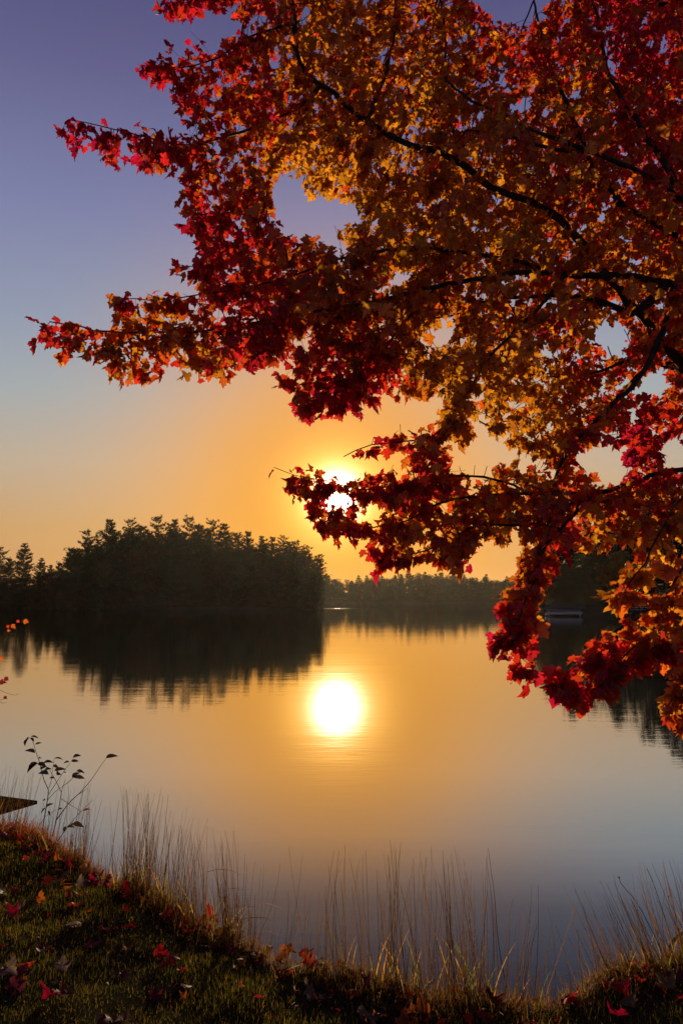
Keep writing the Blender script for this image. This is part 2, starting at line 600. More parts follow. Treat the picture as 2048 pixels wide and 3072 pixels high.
def broadleaf(seed, H=14.0, colr=(0.05, 0.035, 0.015), wide=0.32):
    r_ = np.random.default_rng(seed)
    tp = np.c_[np.cumsum(r_.normal(0, 0.1, 6)), np.cumsum(r_.normal(0, 0.1, 6)), np.linspace(0, H * 0.8, 6)]
    tv, tf = tube(tp, np.linspace(0.014 * H, 0.004 * H, 6), 6)
    tr = MB().add(tv, tf)
    cr = MB()
    for k in range(46):
        u = unit(r_.normal(size=3))
        rad = r_.uniform(0.25, 1.0) ** 0.5
        c = np.array([u[0] * wide * H * rad, u[1] * wide * H * rad, H * 0.56 + u[2] * 0.40 * H * rad])
        st = tp[min(5, max(1, int(c[2] / H * 5)))]
        bv, bf = tube([st, (st + c) / 2 + r_.normal(0, .2, 3), c], [0.006 * H, 0.004 * H, 0.002 * H], 3, False)
        tr.add(bv, bf)
        n = 85
        pp = c + unit(r_.normal(size=(n, 3))) * (r_.uniform(0, 1, (n, 1)) ** 0.4) * np.array([0.12, 0.12, 0.075]) * H
        sv, sf = spikes(pp, unit(r_.normal(size=(n, 3)) + (0, 0, 0.3)), r_.uniform(0.25, 0.6, n), 0.36, r_)
        cr.add(sv, sf, np.array(colr) * r_.uniform(0.6, 1.35))
    return tr, cr


PINES = [pine(11, 24, 0.20, 0.17, dense=1.0, raggy=.5), pine(12, 24, 0.28, 0.19, dense=.8, raggy=0.8), pine(13, 24, 0.15, 0.22), pine(14, 24, 0.3, 0.21, dense=.8, raggy=0.75), pine(15, 24, 0.1, 0.16, dense=1.2, raggy=0.3), pine(16, 24, 0.18, 0.2, lean=0.16, raggy=0.5)]
BROADS = [broadleaf(21, 14, (0.045, 0.035, 0.014)), broadleaf(22, 14, (0.05, 0.028, 0.012)), broadleaf(23, 14, (0.035, 0.038, 0.016))]
PM = [(a.mesh('pine_trunk', [M_trunk]), b_.mesh('pine_crown', [M_needle])) for a, b_ in PINES]
BM = [(a.mesh('tree_trunk', [M_trunk]), b_.mesh('tree_crown', [M_needle])) for a, b_ in BROADS]


def place_tree(name, meshes, loc, s, rz, label, cat, group, sx=1.0):
    e = ob(name, None, loc=loc)
    e.rotation_euler = (0, 0, rz)
    e.scale = (s * sx, s * sx, s)
    tag(e, label, cat, group)
    ob('trunk', meshes[0], e)
    ob('crown', meshes[1], e)
    return e


# island skyline pines, traced tops (photo px), left to right
sky_tops = [(214, 1648, 2, 'low pine at the left end of the island, its limbs swept out over the water'),
            (262, 1592, 1, 'pine on the rising left shoulder of the island skyline, second from its left end'),
            (326, 1559, 0, 'broad pine at the left corner of the flat island skyline'),
            (389, 1560, 3, 'round-topped pine just right of the left corner of the island skyline'),
            (425, 1580, 2, 'shorter pine in the dip left of the tallest island pine'),
            (474, 1551, 1, 'tallest pine on the island skyline, its top spreading like a vase'),
            (523, 1559, 0, 'pine directly right of the tallest island pine'),
            (565, 1553, 3, 'tall pine with a tiered top, left of the skyline gap at mid island'),
            (597, 1578, 2, 'short pine sloping down into the skyline gap at mid island'),
            (637, 1561, 1, 'slim pine standing alone right of the skyline gap at mid island'),
            (676, 1577, 4, 'pine beside the slim lone pine, where the island skyline starts to fall'),
            (706, 1592, 2, 'low pine left of the even stretch on the right half of the island'),
            (741, 1591, 4, 'dense pine in the even stretch on the right half of the island'),
            (784, 1600, 0, 'dense pine at the right end of the even stretch of island skyline'),
            (815, 1607, 4, 'dark pine in front of the even stretch near the sun side of the island'),
            (849, 1600, 3, 'open-topped pine below the sun branch on the island'),
            (892, 1614, 1, 'airy pine with light showing through, third from the right end of the island'),
            (924, 1630, 3, 'airy tiered pine, second from the right end of the island')]
for i, (px, py, k, lab) in enumerate(sky_tops):
    D = D_ISL + 8 + rng.uniform(0, 16)
    py += 9 if px > 690 else 0
    zt = CAMZ + D * (math.tan(PITCH + math.atan((1536 - py) / F)))
    s = (zt - 1.0) / 24.0 * 1.01
    place_tree('pine_tree', PM[k], (gx_at(px, D), D, 1.0), s, rng.uniform(0, 6.3), lab, 'pine tree', 'pines along the island skyline')
for px, py, dd, lab in ((958, 1660, 7, 'pine leaning out over the water at the right tip of the island'), (966, 1690, 3, 'low leaning pine hanging lowest over the water at the island tip')):
    D = D_ISL + dd
    zt = CAMZ + D * (math.tan(PITCH + math.atan((1536 - py) / F)))
    place_tree('pine_tree', PM[5], (gx_at(px - 24, D), D, 0.8), (zt - 1.0) / 24, rng.uniform(-.4, .4), lab, 'pine tree', 'pines along the island skyline')
# skyline trees of the shore behind, left of the island
for px, py, k, lab in ((2, 1640, 1, 'thin bare-topped tree at the left edge of the photo beyond the water'), (72, 1632, 4, 'pointed conifer left of the island, tallest there'), (30, 1676, 2, 'rough pine between the left edge and the pointed conifer'),
                       (124, 1676, 4, 'small narrow conifer in the low gap left of the island'), (155, 1694, 0, 'low pine at the middle of the gap left of the island'), (180, 1690, 2, 'low pine close to the left flank of the island')):
    D = 268 + rng.uniform(0, 12)
    zt = CAMZ + D * (math.tan(PITCH + math.atan((1536 - py) / F)))
    place_tree('pine_tree', PM[k], (gx_at(px, D), D, 1.5), (zt - 1.5) / 24, rng.uniform(0, 6.3), lab, 'pine tree', 'trees on the shore left of the island', sx=1.05)


def joined_forest(name, spots, label, cat, parent_kind='stuff'):
    """trees that read as one mass: joined"""
    tm, cm = MB(), MB()
    r_ = np.random.default_rng(len(spots))
    for (x, y, z, H, typ) in spots:
        src = (PINES[typ] if typ >= 0 else BROADS[-typ - 1])
        s = H / (24.0 if typ >= 0 else 14.0)
        a = r_.uniform(0, 6.3)
        Rm = np.array([[math.cos(a), -math.sin(a), 0], [math.sin(a), math.cos(a), 0], [0, 0, 1]]) * s
        for mb, tgt in ((src[0], tm), (src[1], cm)):
            v = np.concatenate(mb.v) @ Rm.T + (x, y, z)
            tgt.add(v, np.concatenate(mb.f), np.concatenate(mb.c) * r_.uniform(0.8, 1.25))
    e = ob(name, None, loc=(spots[0][0], spots[0][1], 0))
    tag(e, label, cat, kind=parent_kind)
    for n_, mb, m in (('trunks', tm, M_trunk), ('foliage', cm, M_needle)):
        o = ob(n_, mb.mesh(n_, [m]), e)
        o.location = (-spots[0][0], -spots[0][1], 0)
        o['kind'] = 'stuff'
    return e


def top_z(px, py, D):
    return CAMZ + D * math.tan(PITCH + math.atan((1536 - py) / F))


isl_x = [s_[0] for s_ in sky_tops] + [958]
isl_y = [s_[1] for s_ in sky_tops] + [1690]
spots = []
for i in range(26):
    px = 214 + (905 - 214) * (i + rng.uniform(-.3, .3)) / 25
    D = D_ISL + rng.uniform(3, 9)
    H = top_z(px, np.interp(px, isl_x, isl_y), D) * rng.uniform(0.55, 0.86)
    spots.append((gx_at(px, D), D, 0.6, H, [0, 2, 4, -1, -3, -2][rng.integers(6)]))
for i in range(20):
    px = 225 + (900 - 225) * (i + rng.uniform(-.3, .3)) / 19
    D = D_ISL + rng.uniform(20, 34)
    H = top_z(px, np.interp(px, isl_x, isl_y), D) * rng.uniform(0.74, 0.9)
    spots.append((gx_at(px, D), D, 1.0, H, [0, 2, 4][rng.integers(3)]))
for i in range(46):
    px = 196 + (945 - 196) * (i + rng.uniform(-.3, .3)) / 45
    spots.append((gx_at(px, D_ISL + 2.0), D_ISL + 2.5 + (i % 2), -1.8, rng.uniform(7, 11), -int(rng.integers(1, 4))))
joined_forest('island_forest', spots, 'dark mass of woodland filling the island below its skyline pines', 'forest')
spots = []
for i in range(24):
    px = -260 + (250 + 260) * i / 23
    D = 264 + rng.uniform(0, 22)
    spots.append((gx_at(px, D), D, 1.0, rng.uniform(8.5, 12) if px > -40 else rng.uniform(11, 15), [-1, -3, 4, 0, -2][rng.integers(5)]))
for i in range(26):
    px = -260 + (250 + 260) * i / 25
    spots.append((gx_at(px, 262), 259 + rng.uniform(0, 3), -1.6, rng.uniform(7, 10), -int(rng.integers(1, 4))))
joined_forest('left_shore_forest', spots, 'dark low woodland on the shore left of the island', 'forest')
spots = []
far_x = [900, 960, 1000, 1030, 1060, 1110, 1180, 1250, 1320, 1400, 1480, 1560, 1650, 1800]
far_y = [1700, 1712, 1716, 1750, 1730, 1722, 1718, 1712, 1716, 1724, 1726, 1716, 1700, 1690]
for row in range(3):
    for i in range(44):
        px = 820 + (1800 - 820) * (i + rng.uniform(-.4, .4)) / 43
        D = D_FAR + 4 + row * 9 + rng.uniform(0, 5)
        H = (top_z(px, np.interp(px, far_x, far_y), D) - 1.5) * (rng.uniform(0.6, 0.8), rng.uniform(0.8, 0.96), rng.uniform(0.9, 1.05))[row]
        spots.append((gx_at(px, D), D, (-3.0, 0.0, 0.5)[row], H + (3, 1, .5)[row], [-1, -2, -3, 4, 0, 2, 4][rng.integers(7)]))
joined_forest('far_shore_forest', spots, 'hazy brown treeline of the distant shore under the sun', 'forest')
# right shore, nearer
rx_ = [1570, 1600, 1650, 1700, 1760, 1850, 1950, 2048, 2200]
ry_ = [1705, 1670, 1600, 1545, 1560, 1520, 1470, 1400, 1380]
labs = ['leftmost conifer of the dark right shore, beside the boat lift', 'conifer behind the boat lift on the right shore', 'tall dark pine above the boat lift canopy', 'tall pine on the right shore, seen in the gap between red and orange leaves',
        'dark pine right of the gap in the maple leaves', 'pine behind the orange leaves on the right shore', 'tallest pine of the right shore near the right edge']
for i, px in enumerate((1590, 1640, 1700, 1765, 1840, 1930, 2030)):
    D = D_RIGHT + 8 + rng.uniform(0, 6)
    H = top_z(px, np.interp(px, rx_, ry_), D) - 1
    place_tree('pine_tree', PM[(4, 2, 0, 1, 4, 2, 0)[i]], (gx_at(px, D), D, 1.0), H / 24, rng.uniform(0, 6.3), labs[i], 'pine tree', 'pines on the right shore')
spots = []
for i in range(20):
    px = 1600 + (2330 - 1600) * (i + rng.uniform(-.3, .3)) / 19
    D = D_RIGHT + rng.uniform(14, 30)
    H = (top_z(px, np.interp(px, rx_, ry_), D) - 1) * rng.uniform(0.75, 0.98)
    spots.append((gx_at(px, D), D, 1.2, H, [0, 2, 4, 4][rng.integers(4)]))
for i in range(16):
    px = 1580 + (2330 - 1580) * (i + rng.uniform(-.3, .3)) / 15
    spots.append((gx_at(px, D_RIGHT + 6), D_RIGHT + 6 + rng.uniform(0, 3), -1.0, rng.uniform(5, 8), -int(rng.integers(1, 4))))
joined_forest('right_shore_forest', spots, 'dark woodland behind the boat lift on the right shore', 'forest')
og = broadleaf(31, 9, (0.22, 0.085, 0.012), 0.30)
ogm = (og[0].mesh('tree_trunk', [M_trunk]), og[1].mesh('tree_crown', [M_needle]))
place_tree('autumn_tree', ogm, (gx_at(1610, D_RIGHT + 3), D_RIGHT + 3, 0.6), 0.95, 0.3, 'small orange-leaved tree at the water beside the boat lift', 'tree', None)
place_tree('autumn_tree', ogm, (gx_at(1855, D_RIGHT + 4), D_RIGHT + 4, 0.8), 1.25, 1.7, 'brownish autumn tree behind the orange leaves right of the dark gap', 'tree', None)

# ------------------------------------------------------------------ boat lift, pontoon boat, jetty on the right shore
LD = D_RIGHT - 1.0
lx, rx2 = gx_at(1617, LD), gx_at(1744, LD)
lc, lw = (lx + rx2) / 2, rx2 - lx
e = ob('boat_lift', None, loc=(lc, LD, 0))
tag(e, 'covered boat lift with a grey canopy roof at the right shore', 'boat lift')
# canopy: barrel roof with hanging valance
mb = MB()
prof = [(-1.5, 1.22), (-1.5, 1.62), (-1.1, 1.86), (-0.5, 1.98), (0, 2.02), (0.5, 1.98), (1.1, 1.86), (1.5, 1.62), (1.5, 1.22)]
V = [(x, y, z) for x in (-lw / 2, lw / 2) for (y, z) in prof]
fc = []
n = len(prof)
for i in range(n - 1):
    fc += [(i, i + 1, n + i + 1), (i, n + i + 1, n + i)]
for o_ in (0, n):
    for i in range(1, n - 1):
        fc.append((o_, o_ + i, o_ + i + 1))
mb.add(V, fc)
ob('canopy', mb.mesh('canopy', [M_canvas]), e)
for sx in (-1, 1):
    for sy in (-1, 1):
        ob('post', MB().add(*box(sx * lw * 0.36, sy * 1.35, 0.4, 0.09, 0.09, 2.6)).mesh('post', [M_alu]), e)
    ob('crossbeam', MB().add(*box(sx * lw * 0.36, 0, 0.28, 0.12, 2.9, 0.12)).mesh('crossbeam', [M_alu]), e)
e = ob('pontoon_boat', None, loc=(lc + 0.1, LD, 0))
tag(e, 'white pontoon boat parked under the boat lift canopy', 'boat')
for sy in (-0.85, 0.85):
    v, f = tube([(-lw * .38, sy, .55), (lw * .34, sy, .55), (lw * .40, sy, .62), (lw * .44, sy, .75)], [.26, .26, .2, .05], 10)
    ob('pontoon', MB().add(v, f).mesh('pontoon', [M_alu], True), e)
ob('deck', MB().add(*box(0, 0, 0.84, lw * .8, 2.2, 0.06)).mesh('deck', [M_white]), e)
for sy in (-1.05, 1.05):
    ob('side_panel', MB().add(*box(-0.05, sy, 1.0, lw * .72, 0.05, 0.24)).mesh('side_panel', [M_white]), e)
    ob('rail', MB().add(*box(-0.05, sy, 1.17, lw * .74, 0.04, 0.04)).mesh('rail', [M_alu]), e)
ob('seat', MB().add(*box(lw * .34, 0, 1.0, 0.5, 1.6, 0.36)).mesh('seat', [M_white]), e)
mb = MB().add(*box(-lw * .43, 0, 0.95, 0.4, 0.4, 0.6)).add(*box(-lw * .44, 0, 0.4, 0.16, 0.2, 0.7))
ob('outboard_motor', mb.mesh('outboard_motor', [M_dark]), e)
jl, jr = gx_at(1845, 139), gx_at(1952, 139)
e = ob('jetty', None, loc=((jl + jr) / 2, 139, 0))
tag(e, 'wooden jetty with a pale handrail under the orange leaves', 'jetty')
jw = jr - jl
ob('deck', MB().add(*box(0, 0, 0.55, jw, 1.3, 0.1)).mesh('deck', [M_wood]), e)
ob('handrail', MB().add(*box(0, -0.6, 1.62, jw, 0.08, 0.08)).mesh('handrail', [M_alu]), e)
ob('lower_rail', MB().add(*box(0, -0.6, 1.25, jw, 0.06, 0.06)).mesh('lower_rail', [M_alu]), e)
pm = MB().add(*box(0, 0, 0.5, 0.1, 0.1, 2.3)).mesh('post', [M_wood])
for k in range(8):
    ob('post', pm, e, (-jw / 2 + 0.1 + k * (jw - 0.2) / 7, -0.62, 0))

# ------------------------------------------------------------------ dock corner at the left edge
tip = on_plane(113, 2402, 0.5)
pa = on_plane(-60, 2379, 0.5)
u = unit((pa - tip)[:2])
pb = on_plane(-60, 2452, 0.5)
w2 = unit((pb - tip)[:2])
e = ob('dock', None, loc=(tip[0], tip[1], 0))
tag(e, 'dark wooden dock corner poking in at the left edge above the water', 'dock')
LEN, WID = 3.2, 2.4
bw = 0.145
mb = MB()
for k in range(int(LEN / (bw + 0.008))):
    a0 = k * (bw + 0.008)
    c4 = [u * a0, u * (a0 + bw), u * (a0 + bw) + w2 * WID, u * a0 + w2 * WID]
    V = [(p[0], p[1], z) for z in (0.462, 0.5) for p in c4]
    fq = [(0, 3, 2, 1), (4, 5, 6, 7), (0, 1, 5, 4), (1, 2, 6, 5), (2, 3, 7, 6), (3, 0, 4, 7)]
    ob('deck_board', mesh_np('deck_board', V, fq, [M_wood]), e)
for p0, p1 in ((u * 0.01, u * LEN), (w2 * 0.02, w2 * WID)):
    dd = unit(p1 - p0)
    nn = np.array([-dd[1], dd[0]]) * 0.02
    inn = u * 0.3 + w2 * 0.3
    c4 = [p0 + inn - nn, p1 + inn - nn, p1 + inn + nn, p0 + inn + nn]
    V = [(p[0], p[1], z) for z in (0.30, 0.458) for p in c4]
    ob('edge_beam', mesh_np('edge_beam', V, [(0, 3, 2, 1), (4, 5, 6, 7), (0, 1, 5, 4), (1, 2, 6, 5), (2, 3, 7, 6), (3, 0, 4, 7)], [M_wood]), e)
for p in (u * 0.9 + w2 * 0.7, u * LEN * .9 + w2 * 0.7, u * 0.9 + w2 * WID * .9, u * LEN * .9 + w2 * WID * .9):
    v, f = tube([(p[0], p[1], -2.2), (p[0], p[1], 0.455)], 0.06, 10)
    ob('piling', MB().add(v, f).mesh('piling', [M_wood]), e)


# ------------------------------------------------------------------ maple leaf shapes
HALF = [(0.0, 0.0), (0.12, -0.08), (0.31, -0.07), (0.37, 0.04), (0.34, 0.11), (0.50, 0.20), (0.59, 0.42), (0.46, 0.42), (0.42, 0.51), (0.26, 0.46), (0.27, 0.60), (0.32, 0.69), (0.19, 0.76), (0.12, 0.87), (0.0, 1.03)]
OUTL = np.array(HALF + [(-x, y) for x, y in HALF[-2:0:-1]])
NO = len(OUTL)


def leaf_shape(fold=0.25, droop=0.2, wave_=0.0, seed=0, petiole=0.55):
    """flat maple outline bent along midrib and lobes; petiole behind the base. Returns verts, tris"""
    r_ = np.random.default_rng(seed)
    o = OUTL * (1 + r_.normal(0, 0.05, (NO, 2)))
    o[:, 0] *= r_.uniform(0.88, 1.08)
    ctr = np.array([[0, 0.18], [0, 0.42]])
    p = np.vstack([o, ctr])
    z = -fold * np.abs(p[:, 0]) ** 1.4 - droop * np.clip(p[:, 1], 0, 2) ** 2 + wave_ * np.sin(p[:, 0] * 9 + seed) * np.abs(p[:, 0]) + r_.normal(0, 0.012 + 0.06 * wave_, len(p))
    v = np.c_[p, z]
    tris = []
    for i in range(NO):
        j = (i + 1) % NO
        c = NO if (o[i, 1] + o[j, 1]) / 2 < 0.30 else NO + 1
        tris.append((i, c, j) if False else (c, i, j))
        c2 = NO if (o[j, 1] + o[(j + 1) % NO, 1]) / 2 < 0.30 else NO + 1
        if c2 != c:
            tris.append((c, j, c2))
    k = len(v)
    v = np.vstack([v, [(-0.012, 0.02, 0.004), (0.012, 0.02, 0.004), (0.0, -petiole, -0.04)]])
    tris.append((k, k + 2, k + 1))
    return v, np.array(tris)


LEAVES = [leaf_shape(r, d, w_, i) for i, (r, d, w_) in enumerate([(0.2, 0.10, 0.1), (0.5, 0.3, 0.15), (0.1, 0.5, 0.2), (0.8, 0.15, 0.1), (0.35, 0.6, 0.3), (-0.3, 0.35, 0.2), (1.1, 0.4, 0.2), (0.3, 0.05, 0.4), (-0.6, 0.5, 0.3), (0.6, -0.3, 0.2), (1.4, 0.2, 0.3)])]
LEAF_MESH = [mesh_np('maple_leaf', v, f, [M_leafO]) for v, f in LEAVES]

PAL = {'yellow': (0.66, 0.285, 0.020), 'gold': (0.61, 0.232, 0.012), 'orange': (0.58, 0.135, 0.010), 'redor': (0.56, 0.052, 0.010), 'red': (0.60, 0.018, 0.014),
       'crimson': (0.44, 0.008, 0.042), 'dark': (0.17, 0.012, 0.012), 'brown': (0.22, 0.075, 0.018), 'tan': (0.45, 0.28, 0.12), 'pale': (0.34, 0.22, 0.16), 'maroon': (0.16, 0.02, 0.03)}

# ------------------------------------------------------------------ the maple: limbs
G = 2048 / 1568.0
crown_poly = [(x * G, y * G) for x, y in [
    (360, -300), (362, 10), (375, 38), (430, 48), (460, 25), (545, 38), (540, 72), (470, 92), (440, 62), (400, 90), (360, 90), (378, 120), (330, 128), (300, 152), (312, 182), (345, 192), (365, 218),
    (390, 245), (430, 268), (415, 292), (355, 275), (270, 288), (230, 265), (200, 285), (160, 262), (125, 268), (125, 300), (160, 312), (150, 345), (190, 350), (240, 370), (265, 392), (300, 372),
    (360, 412), (400, 405), (388, 440), (400, 500), (440, 545), (470, 580), (430, 588), (370, 612), (410, 618), (440, 632), (380, 650), (340, 682), (280, 665), (250, 690), (270, 720), (215, 735),
    (190, 750), (130, 730), (75, 725), (66, 770), (105, 780), (125, 800), (150, 838), (190, 815), (245, 845), (248, 888), (290, 888), (330, 875), (380, 905), (402, 860), (450, 852), (520, 882), (560, 848),
    (620, 832), (635, 872), (665, 905), (655, 935), (690, 962), (750, 972), (810, 948), (870, 960), (885, 985), (830, 1010), (765, 1050), (840, 1052), (890, 1030), (935, 1020), (880, 1068), (800, 1085),
    (720, 1088), (680, 1105), (650, 1090), (614, 1068), (622, 1090), (650, 1130), (690, 1135), (664, 1150), (700, 1178), (715, 1200), (688, 1225), (740, 1238), (790, 1225), (850, 1242), (870, 1270), (805, 1292),
    (850, 1308), (905, 1312), (980, 1288), (1030, 1300), (1025, 1328), (1060, 1342), (1100, 1328), (1120, 1300), (1150, 1290), (1172, 1310), (1140, 1340), (1120, 1390), (1140, 1420), (1105, 1450),
    (1078, 1495), (1130, 1502), (1170, 1520), (1175, 1560), (1215, 1568), (1235, 1545), (1258, 1560), (1268, 1600), (1310, 1622), (1380, 1618), (1440, 1608), (1480, 1580), (1490, 1620), (1520, 1640),
    (1568, 1695), (1760, 1760), (2100, 1500), (2200, -300)]]
holes = [
    [(x * G, y * G) for x, y in [(636, 415), (665, 392), (700, 398), (698, 440), (740, 462), (795, 465), (830, 500), (790, 515), (720, 512), (700, 530), (650, 522), (632, 490), (620, 450)]],
    [(x * G, y * G) for x, y in [(1105, -40), (1250, -40), (1240, 20), (1200, 48), (1150, 48), (1115, 20)]],
    [(1302, 965), (1335, 950), (1360, 965), (1345, 1010), (1315, 1040), (1296, 1010)],
    [(1775, 970), (1830, 955), (1875, 965), (1850, 1015), (1800, 1025)],
    [(1870, 1130), (1930, 1105), (2010, 1112), (2000, 1150), (1930, 1170), (1890, 1172)],
    [(1130, 1215), (1200, 1195), (1290, 1180), (1300, 1240), (1240, 1260), (1150, 1270)],
    [(1335, 1345), (1400, 1335), (1470, 1325), (1545, 1345), (1500, 1375), (1430, 1395), (1350, 1395)],
    [(1742, 1345), (1800, 1330), (1872, 1345), (1880, 1400), (1850, 1440), (1790, 1420)],
    [(1985, 1345), (2060, 1330), (2060, 1405), (2000, 1408)],
    [(1405, 1665), (1440, 1640), (1500, 1600), (1560, 1605), (1560, 1640), (1500, 1695), (1450, 1705)],
    [(1660, 1735), (1712, 1668), (1759, 1650), (1815, 1655), (1868, 1640), (1888, 1665), (1862, 1690), (1866, 1707), (1825, 1746), (1798, 1815), (1815, 1835), (1850, 1808), (1900, 1818), (1962, 1805), (1950, 1845),
     (1880, 1838), (1810, 1850), (1770, 1900), (1700, 1955), (1655, 1990), (1600, 1965), (1640, 1890), (1622, 1830), (1612, 1755)],
    [(1890, 2025), (1990, 2015), (1995, 2060), (1960, 2110), (1930, 2140), (1870, 2090)],
]
T = lambda *a: [tuple(p) for p in a]
# (name, parent, points px,py,depth , r0, r1)
limbs = [
    ('B', 'trunk', T((2440, 1500, 6.2), (2250, 1330, 6.1), (2070, 1120, 6.0), (1905, 920, 6.0), (1808, 789, 6.1), (1703, 666, 6.2), (1590, 600, 6.2), (1475, 555, 6.2), (1364, 483, 6.2), (1239, 437, 6.3), (1109, 353, 6.4), (1024, 290, 6.4), (955, 255, 6.5), (908, 170, 6.5), (893, 52, 6.6), (870, -20, 6.6), (800, -150, 6.7)), .055, .014),
    ('A', 'trunk', T((2430, 900, 6.0), (2250, 720, 5.9), (2048, 588, 5.8), (1873, 503, 5.7), (1762, 464, 5.7), (1631, 418, 5.6), (1514, 353, 5.6), (1420, 300, 5.6), (1330, 230, 5.7)), .045, .007),
    ('A2', 'A', T((1762, 470, 5.7), (1651, 450, 5.6), (1507, 411, 5.5), (1400, 390, 5.4)), .018, .006),
    ('A3', 'trunk', T((2430, 1050, 6.2), (2200, 820, 6.3), (1990, 690, 6.4), (1860, 620, 6.4), (1795, 562, 6.4), (1612, 522, 6.5), (1500, 505, 6.6)), .04, .008),
    ('A4', 'A3', T((1855, 612, 6.4), (1810, 540, 6.5), (1762, 450, 6.7), (1700, 330, 6.9), (1640, 180, 7.1), (1600, 0, 7.3)), .03, .008),
    ('A5', 'A', T((2048, 588, 5.8), (1950, 420, 6.2), (1850, 250, 6.6), (1800, 60, 7.0), (1750, -120, 7.2)), .03, .01),
    ('A6', 'A', T((2200, 690, 5.9), (2120, 400, 6.4), (2060, 150, 6.9), (1960, 0, 7.2)), .03, .01),
    ('C', 'trunk', T((2440, 1100, 5.9), (2200, 940, 5.7), (2030, 881, 5.6), (1866, 848, 5.5), (1690, 841, 5.5), (1527, 835, 5.4), (1300, 885, 5.4), (1100, 930, 5.3), (940, 959, 5.3), (653, 1000, 5.2), (496, 1005, 5.2), (366, 998, 5.1), (240, 982, 5.1), (150, 965, 5.1)), .038, .004),
    ('C2', 'C', T((2000, 880, 5.6), (1893, 940, 5.7), (1840, 920, 5.7), (1742, 894, 5.8), (1612, 887, 5.9), (1480, 900, 6.0), (1380, 940, 6.1)), .035, .008),
    ('D', 'trunk', T((2440, 1280, 6.4), (2200, 1130, 6.5), (2048, 1087, 6.6), (1899, 1076, 6.7), (1740, 1130, 6.8), (1640, 1130, 6.9)), .035, .007),
    ('D2', 'D', T((2100, 1105, 6.6), (2048, 1116, 6.5), (1951, 1096, 6.5), (1873, 1168, 6.4), (1800, 1230, 6.3)), .02, .006),
    ('E', 'trunk', T((2440, 1560, 5.6), (2240, 1450, 5.4), (2048, 1416, 5.3), (1925, 1442, 5.2), (1834, 1468, 5.1), (1738, 1505, 5.0), (1664, 1534, 4.9), (1633, 1592, 4.8), (1612, 1676, 4.7), (1584, 1753, 4.6), (1540, 1850, 4.6)), .04, .004),
    ('E2', 'E', T((1738, 1510, 5.0), (1724, 1546, 4.9), (1675, 1596, 4.8), (1633, 1645, 4.7), (1615, 1718, 4.6), (1580, 1795, 4.5), (1566, 1858, 4.4), (1545, 1900, 4.4), (1480, 1930, 4.4)), .014, .003),
    ('E3', 'E', T((1834, 1466, 5.1), (1720, 1475, 5.2), (1599, 1482, 5.3), (1450, 1490, 5.3), (1311, 1510, 5.3), (1220, 1565, 5.2), (1128, 1591, 5.2), (1000, 1600, 5.2)), .018, .003),
    ('Fm', 'C', T((2030, 885, 5.6), (1960, 1050, 5.3), (1795, 1246, 5.1), (1690, 1344, 5.0), (1651, 1442, 5.0), (1600, 1560, 4.9), (1429, 1570, 5.0), (1337, 1617, 5.0), (1226, 1660, 5.0), (1130, 1680, 5.0)), .026, .003),
    ('G', 'E', T((2240, 1450, 5.4), (2130, 1450, 4.9), (2048, 1501, 4.6), (1990, 1592, 4.4), (1937, 1686, 4.3), (1902, 1732, 4.3), (1871, 1777, 4.2)), .018, .003),
    ('Hh', 'trunk', T((2440, 1600, 5.6), (2250, 1560, 4.8), (2120, 1570, 4.4), (2048, 1655, 4.3), (2018, 1725, 4.2), (1980, 1795, 4.2), (1937, 1840, 4.1), (1846, 1898, 4.1), (1759, 1973, 4.0), (1690, 2030, 4.0)), .026, .003),
    ('I', 'Hh', T((2120, 1575, 4.4), (2110, 1780, 4.1), (2048, 1894, 4.0), (1937, 1919, 3.95), (1850, 1990, 3.9), (1780, 2060, 3.9)), .013, .003),
    ('I2', 'I', T((2110, 1790, 4.1), (2080, 1950, 3.9), (2040, 2060, 3.85), (2000, 2120, 3.8)), .01, .003),
    ('K', 'B', T((955, 258, 6.5), (880, 330, 6.3), (797, 366, 6.2), (679, 405, 6.1), (575, 431, 6.0), (470, 418, 5.9), (340, 385, 5.9), (230, 362, 5.8)), .016, .003),
    ('L', 'B', T((893, 60, 6.6), (757, 108, 6.4), (640, 175, 6.3), (520, 200, 6.2), (430, 195, 6.2)), .013, .003),
    ('L2', 'B', T((870, -15, 6.6), (760, -40, 6.6), (640, -10, 6.5), (520, 10, 6.5)), .013, .003),
    ('Mm', 'B', T((955, 260, 6.5), (908, 346, 6.3), (842, 457, 6.1), (816, 542, 6.0), (784, 672, 5.8), (700, 760, 5.7), (600, 800, 5.6), (520, 790, 5.6)), .013, .003),
    ('Mn', 'C', T((1690, 841, 5.5), (1560, 790, 5.5), (1420, 760, 5.5), (1250, 750, 5.5), (1050, 760, 5.4), (850, 830, 5.4), (650, 880, 5.3), (450, 900, 5.3), (350, 890, 5.3)), .018, .003),
    ('Nn', 'E3', T((1599, 1482, 5.3), (1480, 1440, 5.3), (1350, 1430, 5.2), (1220, 1450, 5.2), (1100, 1470, 5.1), (990, 1445, 5.1), (880, 1425, 5.1), (822, 1402, 5.1)), .011, .002),
    ('Pp', 'C', T((1690, 841, 5.5), (1640, 900, 5.2), (1540, 1011, 5.0), (1442, 1116, 4.9), (1390, 1200, 4.9), (1318, 1292, 4.9), (1250, 1330, 4.9), (1120, 1335, 4.9), (1030, 1370, 4.9)), .016, .003),
    ('Q', 'C', T((1300, 885, 5.4), (1200, 990, 5.2), (1100, 1080, 5.1), (1000, 1160, 5.1), (900, 1210, 5.1)), .011, .003),
    ('S', 'B', T((1109, 353, 6.4), (1150, 250, 6.7), (1180, 130, 7.0), (1190, -30, 7.2)), .02, .008),
    ('S2', 'B', T((1364, 483, 6.2), (1345, 330, 6.8), (1340, 150, 7.2), (1320, -50, 7.4)), .02, .008),
]
